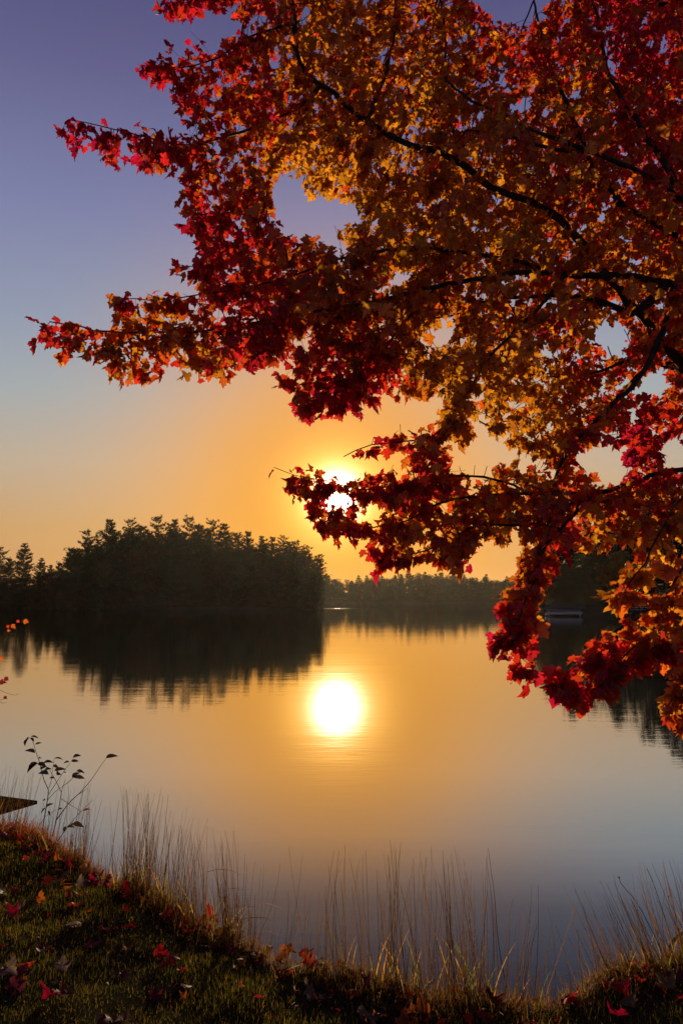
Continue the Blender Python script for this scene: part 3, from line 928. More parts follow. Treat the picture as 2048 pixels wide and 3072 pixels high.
TR = np.array([(3.80, 6.25, 0.9), (3.74, 6.22, 2.0), (3.66, 6.15, 3.4), (3.55, 6.1, 5.0), (3.5, 6.0, 6.5), (3.3, 5.95, 8.5), (3.2, 5.9, 10.0)])
maple = ob('maple_tree', None, loc=(3.80, 6.25, float(gz(3.80, 6.25))))
tag(maple, 'large maple with red and orange autumn leaves overhanging the lake from the right', 'tree')
ML = np.array(maple.location)
tr_pts = resample(TR, 0.1)
v, f = tube(tr_pts, np.interp(tr_pts[:, 2], [0.9, 1.4, 3.4, 6.5, 10], [0.27, 0.2, 0.17, 0.11, 0.04]), 14)
ob('trunk', MB().add(v - ML, f).mesh('trunk', [M_bark], True), maple)
limb_pts = {}
node_p, node_r = [], []
for name, par, pts, r0, r1 in limbs:
    W = np.array([P(*p) for p in pts])
    if par == 'trunk':
        s0 = tr_pts[np.argmin(np.linalg.norm(tr_pts - (W[0] + (0.2, 0, -0.4)), axis=1))]
        W = np.vstack([s0, W])
    else:
        pp = limb_pts[par]
        W[0] = pp[np.argmin(np.linalg.norm(pp - W[0], axis=1))]
    W = resample(W, 0.07)
    n = len(W)
    jig = np.cumsum(rng.normal(0, 0.006, (n, 3)), 0)
    jig -= np.linspace(0, 1, n)[:, None] * jig[-1]
    W = W + jig * min(1, r0 / 0.03 + .3)
    limb_pts[name] = W
    rad = r0 + (r1 - r0) * np.linspace(0, 1, n) ** 0.8
    rad = rad * (1 + 0.06 * rng.normal(size=n))
    v, f = tube(W - ML, rad, 8 if r0 > 0.02 else 6)
    ob('limb', MB().add(v, f).mesh('limb', [M_bark], True), maple)
    node_p.append(W)
    node_r.append(rad)

# ------------------------------------------------------------------ the maple: twigs grown towards the leaf positions
Lp = np.concatenate(node_p)
lpx, lpy, ld = proj(Lp)


def in_crown(x, y):
    m = inpoly(x, y, crown_poly)
    for h_ in holes:
        m &= ~inpoly(x, y, h_)
    return m


NA = 16000
ax = rng.uniform(60, 2560, NA)
ay = rng.uniform(-330, 2240, NA)
ok = in_crown(ax, ay)
for ox, oy in ((16, 0), (-16, 0), (0, 16), (0, -22)):
    ok &= in_crown(ax + ox, ay + oy) | (rng.uniform(size=NA) < 0.12)
outside = (ax > 2090) | (ay < -40)
ok &= ~(outside & (rng.uniform(size=NA) < 0.55))
ax, ay = ax[ok], ay[ok]
# depth from the limbs near it in view, with a spread of layers
dref = np.empty(len(ax))
for i in range(len(ax)):
    dd = (lpx - ax[i]) ** 2 + (lpy - ay[i]) ** 2
    k = np.argsort(dd)[:24]
    w_ = 1 / (dd[k] + 900)
    dref[i] = (ld[k] * w_).sum() / w_.sum()
mid = np.clip((ax - 700) / 900, 0, 1) * np.clip((1500 - ay) / 500, 0.25, 1)
ad = dref + rng.normal(0, 1, len(ax)) * np.where(ay > 1650, 0.14, 0.22 + 0.55 * mid) + 0.35 * mid
# extra crown leaves added behind, towards the lake, to shade the upper part
hi = (ay < 1250) & (ax > 560) & (rng.uniform(size=len(ax)) < np.clip((1400 - ay) / 700, 0, 1) * 0.97)
ax, ay, dref, mid = np.r_[ax, ax[hi]], np.r_[ay, ay[hi]], np.r_[dref, dref[hi]], np.r_[mid, mid[hi]]
ad = np.r_[ad, dref[:len(hi)][hi] + rng.uniform(0.5, 3.2, hi.sum())]
ok = in_crown(ax, ay)
# leaves round the sun
xs_, ys_ = rng.uniform(860, 1200, 420), rng.uniform(1390, 1650, 420)
g_ = in_crown(xs_, ys_) & (np.hypot(xs_ - 1012, ys_ - 1494) > 48)
xs_, ys_ = xs_[g_][:80], ys_[g_][:80]
ax, ay, dref, mid = np.r_[ax, xs_], np.r_[ay, ys_], np.r_[dref, np.full(len(xs_), 5.1)], np.r_[mid, np.zeros(len(xs_))]
ad = np.r_[ad, 5.1 + rng.normal(0, .12, len(xs_))]
ad = np.clip(ad, 3.3, 9.5)
thin = rng.uniform(size=len(ad)) < np.clip((ad / 5.6) ** 2, 0.3, 1) * np.where((ay > 1780) & (ax > 1500), 0.85, np.where((ay > 1500) & (ax > 1740), 0.6, np.where(ay > 1500, 0.85, np.where(ax < 900, 0.74, 0.95))))
ax, ay, ad, dref, mid = ax[thin], ay[thin], ad[thin], dref[thin], mid[thin]
# leaves along the thin ends of the limbs
for name, par, pts, r0, r1 in limbs:
    if r1 <= 0.004:
        W = limb_pts[name]
        k_ = np.arange(int(len(W) * 0.55), len(W))
        k_ = np.r_[k_[::2], k_[-3:]]
        q_ = W[k_] + rng.normal(0, 0.035, (len(k_), 3)) + (0, 0, 0.015)
        x_, y_, d_ = proj(q_)
        ax, ay, ad, dref, mid = np.r_[ax, x_], np.r_[ay, y_], np.r_[ad, d_], np.r_[dref, d_], np.r_[mid, 0 * d_]
A = np.array([P(x, y, d) for x, y, d in zip(ax, ay, ad)])
nodes = [p for p in Lp]
parent = [-1] * len(Lp)
NP = np.array(nodes)
best = np.full(len(A), 1e9)
bi = np.zeros(len(A), int)


def update(newp, off):
    global best, bi
    for s in range(0, len(A), 500):
        d = np.linalg.norm(A[s:s + 500, None] - newp[None], axis=2)
        j = d.argmin(1)
        m = d[np.arange(len(j)), j]
        u_ = m < best[s:s + 500]
        best[s:s + 500] = np.where(u_, m, best[s:s + 500])
        bi[s:s + 500] = np.where(u_, j + off, bi[s:s + 500])


update(NP, 0)
STEP, KILL = 0.075, 0.085
alive = best > KILL
ends = {}
plist = [NP]
count = len(NP)
allp = NP
for it in range(70):
    if not alive.any():
        break
    ids = np.where(alive)[0]
    near = bi[ids]
    dirs = unit(A[ids] - allp[near])
    uq, inv = np.unique(near, return_inverse=True)
    acc = np.zeros((len(uq), 3))
    np.add.at(acc, inv, dirs)
    acc = unit(acc + rng.normal(0, 0.18, acc.shape) * 1.0 + np.array([0, 0, 0.04]))
    newp = allp[uq] + acc * STEP
    parent += list(uq)
    off = len(allp)
    allp = np.vstack([allp, newp])
    # only compare with living attractors
    Aold = A
    update(newp, off)
    alive &= best > KILL
NL = len(Lp)
parent = np.array(parent)
# pipe-model radii
w_ = np.zeros(len(allp))
has_child = np.zeros(len(allp), bool)
has_child[parent[NL:]] = True
w_[NL:][~has_child[NL:]] = 1
for i in range(len(allp) - 1, NL - 1, -1):
    if parent[i] >= NL:
        w_[parent[i]] += w_[i]
rad = np.minimum(0.0013 * np.maximum(w_, 1) ** 0.5, 0.02)
# shoots that stray across the open sky gaps are left out
tpx, tpy, _ = proj(allp)
stray = ~in_crown(tpx, tpy) & (w_ <= 16)
stray[:NL] = False
for i in range(NL, len(allp)):
    stray[i] |= stray[parent[i]]
# chains
kids = {}
for i in np.where(~stray)[0]:
    if i < NL:
        continue
    kids.setdefault(parent[i], []).append(i)
twig = MB()
stack = [(p, c) for p, cs in kids.items() if p < NL for c in cs]
while stack:
    p, c = stack.pop()
    ch = [p, c]
    while c in kids:
        cs = sorted(kids[c], key=lambda k_: -w_[k_])
        for o_ in cs[1:]:
            stack.append((c, o_))
        c = cs[0]
        ch.append(c)
    pts = allp[ch]
    rr_ = rad[ch].copy()
    rr_[0] = rr_[1]
    if len(pts) > 2:
        sm = pts.copy()
        sm[1:-1] = 0.25 * pts[:-2] + 0.5 * pts[1:-1] + 0.25 * pts[2:]
        pts = sm
    v, f = tube(pts - ML, rr_, 4, False)
    twig.add(v, f)
o = ob('twigs', twig.mesh('twigs', [M_twig]), maple)
o['kind'] = 'stuff'

# ------------------------------------------------------------------ the maple: leaves
redmap = np.array([(200, 380, 1.0), (300, 430, 1.0), (520, 500, .75), (420, 1000, .45), (110, 980, .8), (280, 1060, .5), (650, 940, .85), (720, 860, .75), (560, 1030, .3), (640, 720, .85), (480, 300, .9), (560, 130, .85), (520, 10, .95), (700, 480, .6), (900, 450, .12), (1000, 560, .08), (860, 1130, .55),
                   (1000, 120, .22), (820, 300, .55), (1300, 300, .2), (1600, 150, .62), (1900, 120, .9), (2000, 480, .75), (1880, 780, .3), (1500, 650, .12), (1050, 850, .28), (980, 1200, .95), (1120, 1190, .9), (880, 1230, 1), (1300, 1080, .1), (1600, 1150, .12), (1800, 1050, .55),
                   (1900, 1330, 1), (1950, 1250, .75), (1300, 1430, .75), (1100, 1360, .85), (1000, 1450, .6), (1500, 1480, .35), (1150, 1640, .75), (1380, 1740, 1), (1560, 1800, .5), (1480, 1930, .8), (1600, 2000, .88), (1800, 2000, .76), (1720, 2090, .9), (1850, 1930, .66), (1680, 1950, .78), (1900, 2010, .72), (1560, 1720, .45), (1240, 1580, .38), (1400, 1600, .3), (1900, 1740, .05), (1980, 1640, .3),
                   (1850, 1580, .35), (1980, 2110, .4), (1960, 1930, .5), (2040, 1850, .3), (1660, 1620, .7), (1560, 1230, .1), (1420, 1250, .1), (1200, 700, .12), (1700, 350, .3), (2040, 1200, .5)], float)


def redness(x, y):
    d2 = (redmap[None, :, 0] - x[:, None]) ** 2 + (redmap[None, :, 1] - y[:, None]) ** 2
    w__ = 1 / (d2 + 1500.0) ** 1.3
    return (w__ * redmap[:, 2]).sum(1) / w__.sum(1)


nend = bi                                   # the node each leaf position was reached from
ecx, ecy, ecd = proj(A)
red0 = redness(ecx, ecy) + rng.normal(0, 0.13, len(A)) + 0.09 * (ecd - dref) * mid
par_n = np.where(parent[nend] >= 0, parent[nend], np.maximum(nend - 1, 0))
tdir = unit(allp[nend] - allp[par_n] + rng.normal(0, 0.004, (len(A), 3)))
PER = 5
nL = len(A) * PER
src = np.repeat(np.arange(len(A)), PER)
keep = (rng.uniform(size=nL) < 0.93) & ~stray[nend[src]]
keep &= (ecx[src] > 900) | (rng.uniform(size=nL) < 0.85)
src = src[keep]
nL = len(src)
base_p = allp[nend[src]] - tdir[src] * rng.uniform(-0.03, 0.16, (nL, 1)) + (A - allp[nend])[src] * rng.uniform(0, 1, (nL, 1))
down = np.array([0, 0, -1.0])
petd = unit(rng.normal(0, 1, (nL, 3)) * (1, 1, 0.6) + tdir[src] * 0.5 + down * 0.35)
size = np.clip(rng.normal(0.064, 0.017, nL), 0.030, 0.11)
size = np.where((np.hypot(ecx - 1000, ecy - 1490) < 190)[src], size * 0.78, size)
hang = np.clip((ecy[src] - 1500) / 300, 0, 1)[:, None]
yax = unit(petd * 0.7 + down * (rng.uniform(0.0, 1.3, (nL, 1)) + 0.5 * hang) + rng.normal(0, 0.25, (nL, 3)))
n0 = rng.normal(0, 0.75, (nL, 3)) + np.array([0, -0.1, 0.7]) * (1 - hang) + np.array([0, -0.9, 0.2]) * hang
zax = unit(n0 - (n0 * yax).sum(1, keepdims=True) * yax)
xax = np.cross(yax, zax)
org = base_p + yax * (0.55 * size)[:, None] * 0.9
lx_, ly_, ld_ = proj(org + yax * (0.4 * size)[:, None])
# leaves that would hang into the open sky gaps are shed
keep = in_crown(lx_, ly_) | (rng.uniform(size=nL) < 0.35)
sun_gap = (lx_ - 1012) ** 2 + (ly_ - 1494) ** 2 < 25 ** 2
keep &= ~sun_gap
# the thick limbs show: few leaves hang in front of them
for name, par, pts, r0, r1 in limbs:
    if r0 >= 0.03 and name not in ('Fm', 'G', 'Hh'):
        W = limb_pts[name]
        wx_, wy_, wd_ = proj(W)
        for s_ in range(0, nL, 4000):
            d_ = np.hypot(lx_[s_:s_ + 4000, None] - wx_, ly_[s_:s_ + 4000, None] - wy_)
            j_ = d_.argmin(1)
            m_ = d_[np.arange(len(j_)), j_]
            rr__ = (r0 + (r1 - r0) * j_ / len(W)) / wd_[j_] * F
            hide = (m_ < rr__ + 11) & (rr__ / F * wd_[j_] > 0.017) & (ld_[s_:s_ + 4000] < wd_[j_] + 0.02) & (rng.uniform(size=len(j_)) < 0.62)
            keep[s_:s_ + 4000] &= ~hide
sel = np.where(keep)[0]
redl = red0[src] + rng.normal(0, 0.10, nL)
stops_t = np.array([-0.3, 0.10, 0.28, 0.46, 0.62, 0.80, 1.0, 1.3])
cols = np.array([PAL['yellow'], PAL['yellow'], PAL['gold'], PAL['orange'], PAL['redor'], PAL['red'], PAL['crimson'], PAL['crimson']])
lc_ = np.stack([np.interp(redl, stops_t, cols[:, i]) for i in range(3)], 1)
lc_ *= rng.uniform(0.72, 1.12, (nL, 1))
lc_ = np.clip(lc_, 0, 0.8)
# the 300 nearest leaves in plain view become parts of their own
vis = sel[(lx_[sel] > 0) & (lx_[sel] < 2048) & (ly_[sel] > 0) & (ly_[sel] < 3072)]
cell = {}
for i in vis[np.argsort(ld_[vis])]:
    key = (int(lx_[i] // 26), int(ly_[i] // 26))
    if key not in cell:
        cell[key] = i
front = sorted(cell.values(), key=lambda i: ld_[i] / size[i])[:300]
fset = np.zeros(nL, bool)
fset[front] = True
for i in front:
    o = ob('leaf', LEAF_MESH[i % len(LEAF_MESH)], maple)
    Mx = Matrix(((xax[i][0], yax[i][0], zax[i][0]), (xax[i][1], yax[i][1], zax[i][1]), (xax[i][2], yax[i][2], zax[i][2]))).to_4x4()
    o.matrix_local = Matrix.Translation([float(c) for c in org[i] - ML]) @ Mx @ Matrix.Scale(float(size[i]), 4)
    o.color = (*[float(c) for c in lc_[i]], 1)
fol = MB()
for k, (lv, lf) in enumerate(LEAVES):
    g = sel[(sel % len(LEAVES) == k) & ~fset[sel]]
    B = np.stack([xax[g], yax[g], zax[g]], 1)                    # (n,3 axes,3)
    V = np.einsum('vi,nij->nvj', lv, B) * size[g][:, None, None] + (org[g] - ML)[:, None, :]
    FF = (lf[None] + (np.arange(len(g)) * len(lv))[:, None, None]).reshape(-1, 3)
    CC = np.repeat(lc_[g], len(lv), 0)
    fol.add(V.reshape(-1, 3), FF, CC)
o = ob('foliage', fol.mesh('foliage', [M_leafA]), maple)
o['kind'] = 'stuff'
print('maple: attractors', len(A), 'nodes', len(allp), 'leaves', len(sel))


# ------------------------------------------------------------------ lawn
def blades(x, y, hgt, wid, lean, colr, z0=None):
    n = len(x)
    z = gz(x, y) if z0 is None else z0
    a = rng.uniform(0, 2 * math.pi, n)
    side = np.c_[np.cos(a), np.sin(a), np.zeros(n)]
    b_ = rng.uniform(0, 2 * math.pi, n)
    ldir = np.c_[np.cos(b_), np.sin(b_), np.zeros(n)] * lean[:, None] * hgt[:, None]
    p0 = np.c_[x, y, z - 0.006]
    p1 = p0 + np.array([0, 0, 1]) * (hgt * 0.55)[:, None] + ldir * 0.3
    p2 = p0 + np.array([0, 0, 1]) * (hgt * (1 - 0.35 * np.minimum(lean, 1.6)))[:, None] + ldir
    w__ = wid[:, None]
    V = np.stack([p0 - side * w__ * .5, p0 + side * w__ * .5, p1 - side * w__ * .4, p1 + side * w__ * .4, p2], 1).reshape(-1, 3)
    f0 = np.array([(0, 1, 3), (0, 3, 2), (2, 3, 4)])
    FF = (f0[None] + (np.arange(n) * 5)[:, None, None]).reshape(-1, 3)
    return V, FF, np.repeat(colr, 5, 0)


def clump(x, y):
    return 0.5 + 0.5 * np.clip(0.6 * np.sin(3.1 * x + 2.2 * np.sin(1.7 * y)) * np.sin(3.7 * y + 1.5 * np.sin(2.3 * x)) + 0.5 * np.sin(9.1 * x + 4 * np.sin(5 * y)) * np.sin(8.3 * y + 1), -1, 1)


NB = 230000
gxx = rng.uniform(-5.0, 3.2, NB)
gyy = rng.uniform(2.3, 7.6, NB)
s = yshore(gxx) - gyy
ok = (s > -0.22) & (np.abs(gxx) < 0.55 * gyy + 0.9)
gxx, gyy, s = gxx[ok], gyy[ok], s[ok]
c = clump(gxx, gyy)
n = len(gxx)
hg = rng.uniform(0.018, 0.046, n) * (0.5 + 0.9 * c) * (1 + 0.5 * (s < 0.15))
dry = np.clip(rng.beta(1.2, 2.0, n) * (0.6 + 0.8 * clump(gxx * 1.7 + 3, gyy * 1.6)) + 0.35 * (s < 0.2) - 0.15 * (c - .5), 0, 1)[:, None]
gcol = (1 - dry) * np.array([0.085, 0.084, 0.008]) + dry * np.array([0.27, 0.15, 0.02])
gcol *= rng.uniform(0.4, 1.15, (n, 1))
V, FF, CC = blades(gxx, gyy, hg, rng.uniform(0.0016, 0.0034, n), np.abs(rng.normal(0.45, 0.4, n)), gcol)
grass = ob('lawn_grass', mesh_np('lawn_grass', V, FF, [M_grass], CC))
tag(grass, 'short yellow-green grass covering the bank', 'grass', kind='stuff')
print('grass blades', n)

# low dry weeds along the edge, rusty red at the left
NW = 16000
wx = rng.uniform(-4.2, 2.6, NW)
ws = rng.normal(0.02, 0.10, NW)
wy = yshore(wx) - ws
n = NW
lf_ = np.clip((-wx - 0.8) / 1.5, 0, 1)
hg = rng.uniform(0.04, 0.13, n) * (1 + 0.5 * lf_) * rng.uniform(0.5, 1.15, n)
rust = np.clip(lf_ + rng.normal(0, .25, n), 0, 1)[:, None]
wcol = (1 - rust) * (np.array([0.22, 0.12, 0.03]) * rng.uniform(.4, 1.2, (n, 1))) + rust * (np.array([0.34, 0.075, 0.018]) * rng.uniform(0.4, 1.2, (n, 1)))
V, FF, CC = blades(wx, wy, hg, rng.uniform(0.0018, 0.004, n), np.abs(rng.normal(0.6, 0.5, n)), wcol)
wd = ob('edge_weeds', mesh_np('edge_weeds', V, FF, [M_stalk], CC))
tag(wd, 'low rusty brown weeds fringing the edge of the bank', 'weeds', kind='stuff')


# ------------------------------------------------------------------ tall grass tufts on the bank edge
def strand(base_, tipv, bow, n=6):
    t_ = np.linspace(0, 1, n)[:, None]
    return base_ + (tipv - base_) * t_ + bow * (t_ * (1 - t_)) * 4 * 0.25


def tuft(px, py, width, n, top, topvar, lean, label, droop=0, warm=0.5):
    """px,py: foot in the photo; width px; top: photo y of the tips; lean: px the tips shift"""
    g0 = on_plane(px, py, EDGE_Z)
    d0 = proj(g0)[2]
    gy = g0[1]
    org_ = np.array([g0[0], gy, float(gz(g0[0], gy))])
    e_ = ob('tall_grass', None, loc=org_)
    tag(e_, label, 'grass tuft', 'tall dry grass tufts along the bank edge')
    mb_ = MB()
    n = int(n * (1.9 if px < 800 else 1.4))
    for k in range(n):
        ox = rng.normal(0, width / 2.6) / F * d0
        oy = rng.normal(0.0, 0.07)
        bx, by = g0[0] + ox, min(gy + oy, yshore(g0[0] + ox) + 0.22)
        b0 = np.array([bx, by, max(float(gz(bx, by)), 0.75) - 0.01])
        hh = (py - top) / F * d0 * (1 - abs(rng.normal(0, topvar))) * rng.choice([1, 1, .8, .55, .4])
        tp = b0 + np.array([lean / F * d0 * hh / max(.2, (py - top) / F * d0) + rng.normal(0, 0.10) * hh, rng.normal(0, 0.10) * hh, hh])
        pts = strand(b0, tp, np.array([rng.normal(0, .10), rng.normal(0, .08), 0]) * hh)
        r0 = rng.uniform(0.0011, 0.0022)
        v_, f_ = tube(pts - org_, np.linspace(r0, r0 * 0.35, len(pts)), 3, False)
        cc = np.array([0.42, 0.27, 0.085]) * rng.uniform(0.35, 1.3) + np.array([0.10, 0.05, 0.0]) * warm * rng.uniform(0, 1)
        mb_.add(v_, f_, cc)
    o_ = ob('stalks', mb_.mesh('stalks', [M_stalk]), e_)
    o_['kind'] = 'stuff'
    # broader arching blades
    mb_ = MB()
    for k in range(max(10, n // 3) + droop):
        ox = rng.normal(0, width / 2.4) / F * d0
        bx, by = g0[0] + ox, min(gy + rng.normal(0, .06), yshore(g0[0] + ox) + .2)
        b0 = np.array([bx, by, max(float(gz(bx, by)), 0.8) - 0.01])
        hh = (py - top) / F * d0 * rng.uniform(0.18, 0.5 if k >= droop else 0.75)
        a_ = rng.uniform(-1, 1)
        reach = hh * (rng.uniform(0.15, 0.5) if k >= droop else rng.uniform(0.7, 1.2))
        t_ = np.linspace(0, 1, 8)
        sx = np.sign(a_) if k >= droop else 1.0
        pts = b0 + np.c_[sx * reach * t_ ** 1.5, rng.normal(0, .2) * reach * t_, hh * (t_ * (1.9 if k < droop else 1.2) - t_ ** 2 * (1.25 if k < droop else 0.25))]
        wv = rng.uniform(0.0022, 0.0045)
        sd = np.array([0.25, 0.95, 0.15]) if rng.uniform() < .5 else np.array([0.9, 0.3, 0.2])
        ww = (wv * (1 - t_ ** 2) + 0.0003)[:, None] * sd
        V_ = np.stack([pts - ww, pts + ww], 1).reshape(-1, 3) - org_
        ff = []
        for i_ in range(7):
            a0 = 2 * i_
            ff += [(a0, a0 + 1, a0 + 3), (a0, a0 + 3, a0 + 2)]
        cc = np.array([0.46, 0.25, 0.05]) * rng.uniform(0.4, 1.1) if rng.uniform() < .6 else np.array([0.20, 0.19, 0.04]) * rng.uniform(.5, 1)
        mb_.add(V_, ff, cc)
    o_ = ob('blades', mb_.mesh('blades', [M_stalk]), e_)
    o_['kind'] = 'stuff'


tuft(30, 2490, 120, 38, 2300, .12, 30, 'thin wispy grass tuft in front of the dock corner at the left edge')
tuft(150, 2530, 120, 34, 2380, .2, 20, 'short wispy grass at the foot of the leafy sapling')
tuft(255, 2575, 110, 55, 2340, .16, 18, 'slender grass tuft between the sapling and the tallest tuft')
tuft(350, 2615, 90, 45, 2440, .2, -5, 'low grass tuft left of the tallest tuft, tips catching light')
tuft(435, 2655, 105, 95, 2352, .10, 5, 'tallest, thickest dry grass tuft at left of the bank edge')
tuft(530, 2710, 90, 50, 2420, .18, 15, 'loose grass tuft just right of the tallest tuft', 2)
tuft(620, 2745, 95, 75, 2440, .10, -15, 'dense upright grass tuft second in height, with arching golden blades', 7)
tuft(725, 2790, 90, 75, 2450, .10, -25, 'third dense grass tuft from the left, its stalks bending left', 4)
tuft(800, 2820, 80, 34, 2545, .15, 45, 'small grass tuft leaning right beside the bunch of dead leaves')
tuft(940, 2870, 110, 34, 2545, .15, 10, 'sparse group of fine stalks near the middle of the bank edge')
tuft(1060, 2905, 120, 34, 2530, .15, -20, 'sparse thin stalks behind the big orange fallen leaf at the middle')
tuft(1185, 2935, 100, 44, 2520, .12, -5, 'fine stalk tuft with two tall straight stems right of the middle', 1)
tuft(1310, 2965, 120, 55, 2535, .12, -15, 'wide fine grass tuft right of the middle of the bank edge')
tuft(1410, 2985, 110, 60, 2545, .12, -15, 'dense fine tuft left of the tallest single dark stem')
tuft(1560, 3000, 90, 38, 2615, .14, 55, 'right-leaning fan of stalks left of the lowest dip in the bank')
tuft(1690, 2985, 90, 22, 2760, .2, -60, 'short stalks in the lowest dip of the bank')
tuft(1830, 2940, 130, 50, 2680, .15, -95, 'left-leaning stalks right of the dip in the bank')
tuft(1940, 2910, 130, 60, 2640, .12, -110, 'thick left-leaning stalk tangle by the dead branch')
tuft(2040, 2890, 110, 50, 2580, .12, -70, 'stalks in front of the water rings at the right edge')


def stem_thing(name, pts_px, d, r0, r1, label, cat, head=0.0):
    W = resample([P(x, y, d) for x, y in pts_px], 0.04)
    W[0, 2] = min(W[0, 2], float(gz(W[0, 0], W[0, 1])) - 0.01) if abs(W[0, 2] - float(gz(W[0, 0], W[0, 1]))) < .25 else W[0, 2]
    e_ = ob(name, None, loc=W[0])
    tag(e_, label, cat)
    v_, f_ = tube(W - W[0], np.linspace(r0, r1, len(W)), 6)
    ob('stem', MB().add(v_, f_).mesh('stem', [M_twig], True), e_)
    if head:
        a_ = np.linspace(-1, 1, 6)
        v_, f_ = tube(W[-1] - W[0] + np.c_[np.zeros(6), np.zeros(6), a_ * head], head * np.sqrt(np.clip(1.02 - a_ ** 2, 0, 1)), 8)
        ob('seed_head', MB().add(v_, f_).mesh('seed_head', [M_twig], True), e_)


stem_thing('seed_stalk', [(2008, 2925), (1990, 2870), (1958, 2800), (1922, 2730), (1898, 2692), (1871, 2663), (1860, 2648), (1855, 2632)], 4.0, .0026, .0012, 'dark wavy stalk with a round seed head at right of the bank', 'plant stem', .0045)
stem_thing('seed_stalk', [(2090, 2890), (2060, 2815), (2020, 2735), (2008, 2706), (2003, 2690)], 4.0, .0018, .001, 'short dark stalk with a round seed head at the right edge', 'plant stem', .004)
stem_thing('seed_stalk', [(1518, 2960), (1502, 2880), (1490, 2790), (1482, 2680), (1473, 2620), (1464, 2545)], 3.75, .0022, .0008, 'tallest single dark stem, standing right of the fine tuft', 'plant stem', 0)
stem_thing('seed_stalk', [(2035, 2900), (2015, 2830), (1990, 2745), (1964, 2665), (1948, 2625), (1938, 2604)], 4.0, .0014, .0014, 'straight dark stem with a long tip before the water rings', 'plant stem', 0)
stem_thing('dead_branch', [(1985, 2905), (2000, 2861), (2009, 2840), (2018, 2822), (2033, 2808), (2052, 2796), (2110, 2770), (2170, 2760), (2240, 2700)], 4.0, .0085, .006, 'thick crooked dead branch at the right edge of the bank', 'branch')

# ------------------------------------------------------------------ leafy sapling at the left
SS = 420 / 1568.0
SD = on_plane(135, 2505, EDGE_Z)
sd = proj(SD)[2]
sap = ob('sapling', None, loc=P(135, 2510, sd))
SL = np.array(sap.location)
tag(sap, 'small leafy sapling with dark curled leaves at the left of the bank', 'sapling')
sp_ = lambda x, y, dz=0.0: P(x * SS, 2150 + y * SS, sd + dz)
sap_br = [([(470, 1340), (480, 1260), (500, 1130), (540, 900), (545, 820), (500, 720), (470, 610), (440, 490), (400, 380), (370, 270), (335, 235)], .0042, .0015, 0, .1),
          ([(548, 870), (600, 790), (660, 700), (740, 580), (800, 500), (830, 460)], .0022, .001, .02, .12), ([(550, 800), (575, 720), (585, 640), (600, 540), (615, 455)], .002, .001, .02, -.08),
          ([(540, 930), (620, 840), (720, 770), (790, 710), (825, 680)], .002, .001, .02, .16), ([(590, 1340), (610, 1260), (635, 1150), (670, 980), (690, 850), (735, 700)], .0042, .0012, .0, -.06),
          ([(690, 850), (640, 740), (590, 650), (540, 570), (480, 525), (430, 520)], .0022, .001, -.04, -.18), ([(640, 1150), (720, 1040), (800, 940), (890, 860), (980, 760), (1050, 670), (1130, 550), (1192, 465)], .0036, .0012, -.02, .1),
          ([(890, 865), (960, 820), (992, 795)], .0018, .0008, .06, .1), ([(690, 920), (780, 980), (860, 1030), (910, 1060)], .002, .001, -.03, .0), ([(660, 1380), (720, 1290), (790, 1200), (880, 1095), (960, 1010), (1035, 940)], .0026, .001, 0, -.1),
          ([(405, 1310), (460, 1190), (510, 1120), (580, 1070), (650, 1038)], .0022, .001, .0, .1), ([(715, 770), (760, 745), (812, 700)], .0016, .0008, .1, .16), ([(505, 1010), (480, 965)], .0014, .0008, .0, .03)]
for pts, r0, r1, dz0, dz1 in sap_br:
    m_ = len(pts)
    W = resample([sp_(x, y, dz0 + (dz1 - dz0) * i_ / (m_ - 1)) for i_, (x, y) in enumerate(pts)], 0.03)
    v, f = tube(W - SL, np.linspace(r0, r1, len(W)), 6)
    ob('branch', MB().add(v, f).mesh('branch', [M_twig], True), sap)


def ovate(fold, curl, seed):
    r_ = np.random.default_rng(seed)
    t_ = np.linspace(0, 1, 9)
    wd_ = 0.21 * np.sin(math.pi * t_ ** 0.8) ** 0.9 * (1 + 0.10 * (np.arange(9) % 2))
    V_ = []
    for i_, (tt, w__) in enumerate(zip(t_, wd_)):
        zc = -curl * tt ** 2
        V_ += [(-w__, tt, zc + fold * w__), (0, tt, zc), (w__, tt, zc + fold * w__)]
    f_ = []
    for i_ in range(8):
        a0 = 3 * i_
        for k in (0, 1):
            f_ += [(a0 + k, a0 + k + 1, a0 + k + 4), (a0 + k, a0 + k + 4, a0 + k + 3)]
    return np.array(V_), np.array(f_)


OV = [mesh_np('ovate_leaf', *ovate(f_, c_, i), [M_sap]) for i, (f_, c_) in enumerate([(0.9, 0.25), (0.5, 0.5), (1.4, 0.1), (0.2, 0.35)])]
sap_lv = [(330, 237, 262, 312), (345, 228, 422, 205), (340, 240, 385, 278), (395, 310, 456, 278), (395, 408, 285, 362), (440, 470, 478, 438), (430, 520, 298, 620), (430, 520, 505, 528), (488, 522, 592, 490), (452, 590, 512, 543), (508, 602, 580, 580), (445, 625, 522, 597),
          (618, 468, 710, 462), (600, 545, 648, 556), (820, 460, 912, 432), (803, 497, 878, 484), (778, 508, 718, 512), (613, 606, 714, 558), (645, 603, 686, 652), (712, 622, 768, 622), (610, 688, 558, 680), (858, 612, 960, 602), (812, 690, 898, 622), (845, 668, 932, 674), (820, 660, 870, 690), (1188, 462, 1300, 408),
          (512, 935, 483, 940), (512, 1020, 447, 1070), (520, 1018, 597, 962), (545, 1055, 562, 1098), (655, 1042, 702, 1030), (875, 1090, 905, 1078), (750, 1230, 702, 1296), (820, 1195, 925, 1205), (755, 1240, 842, 1235), (790, 1215, 850, 1185)]
SUNV = SUN_DIR
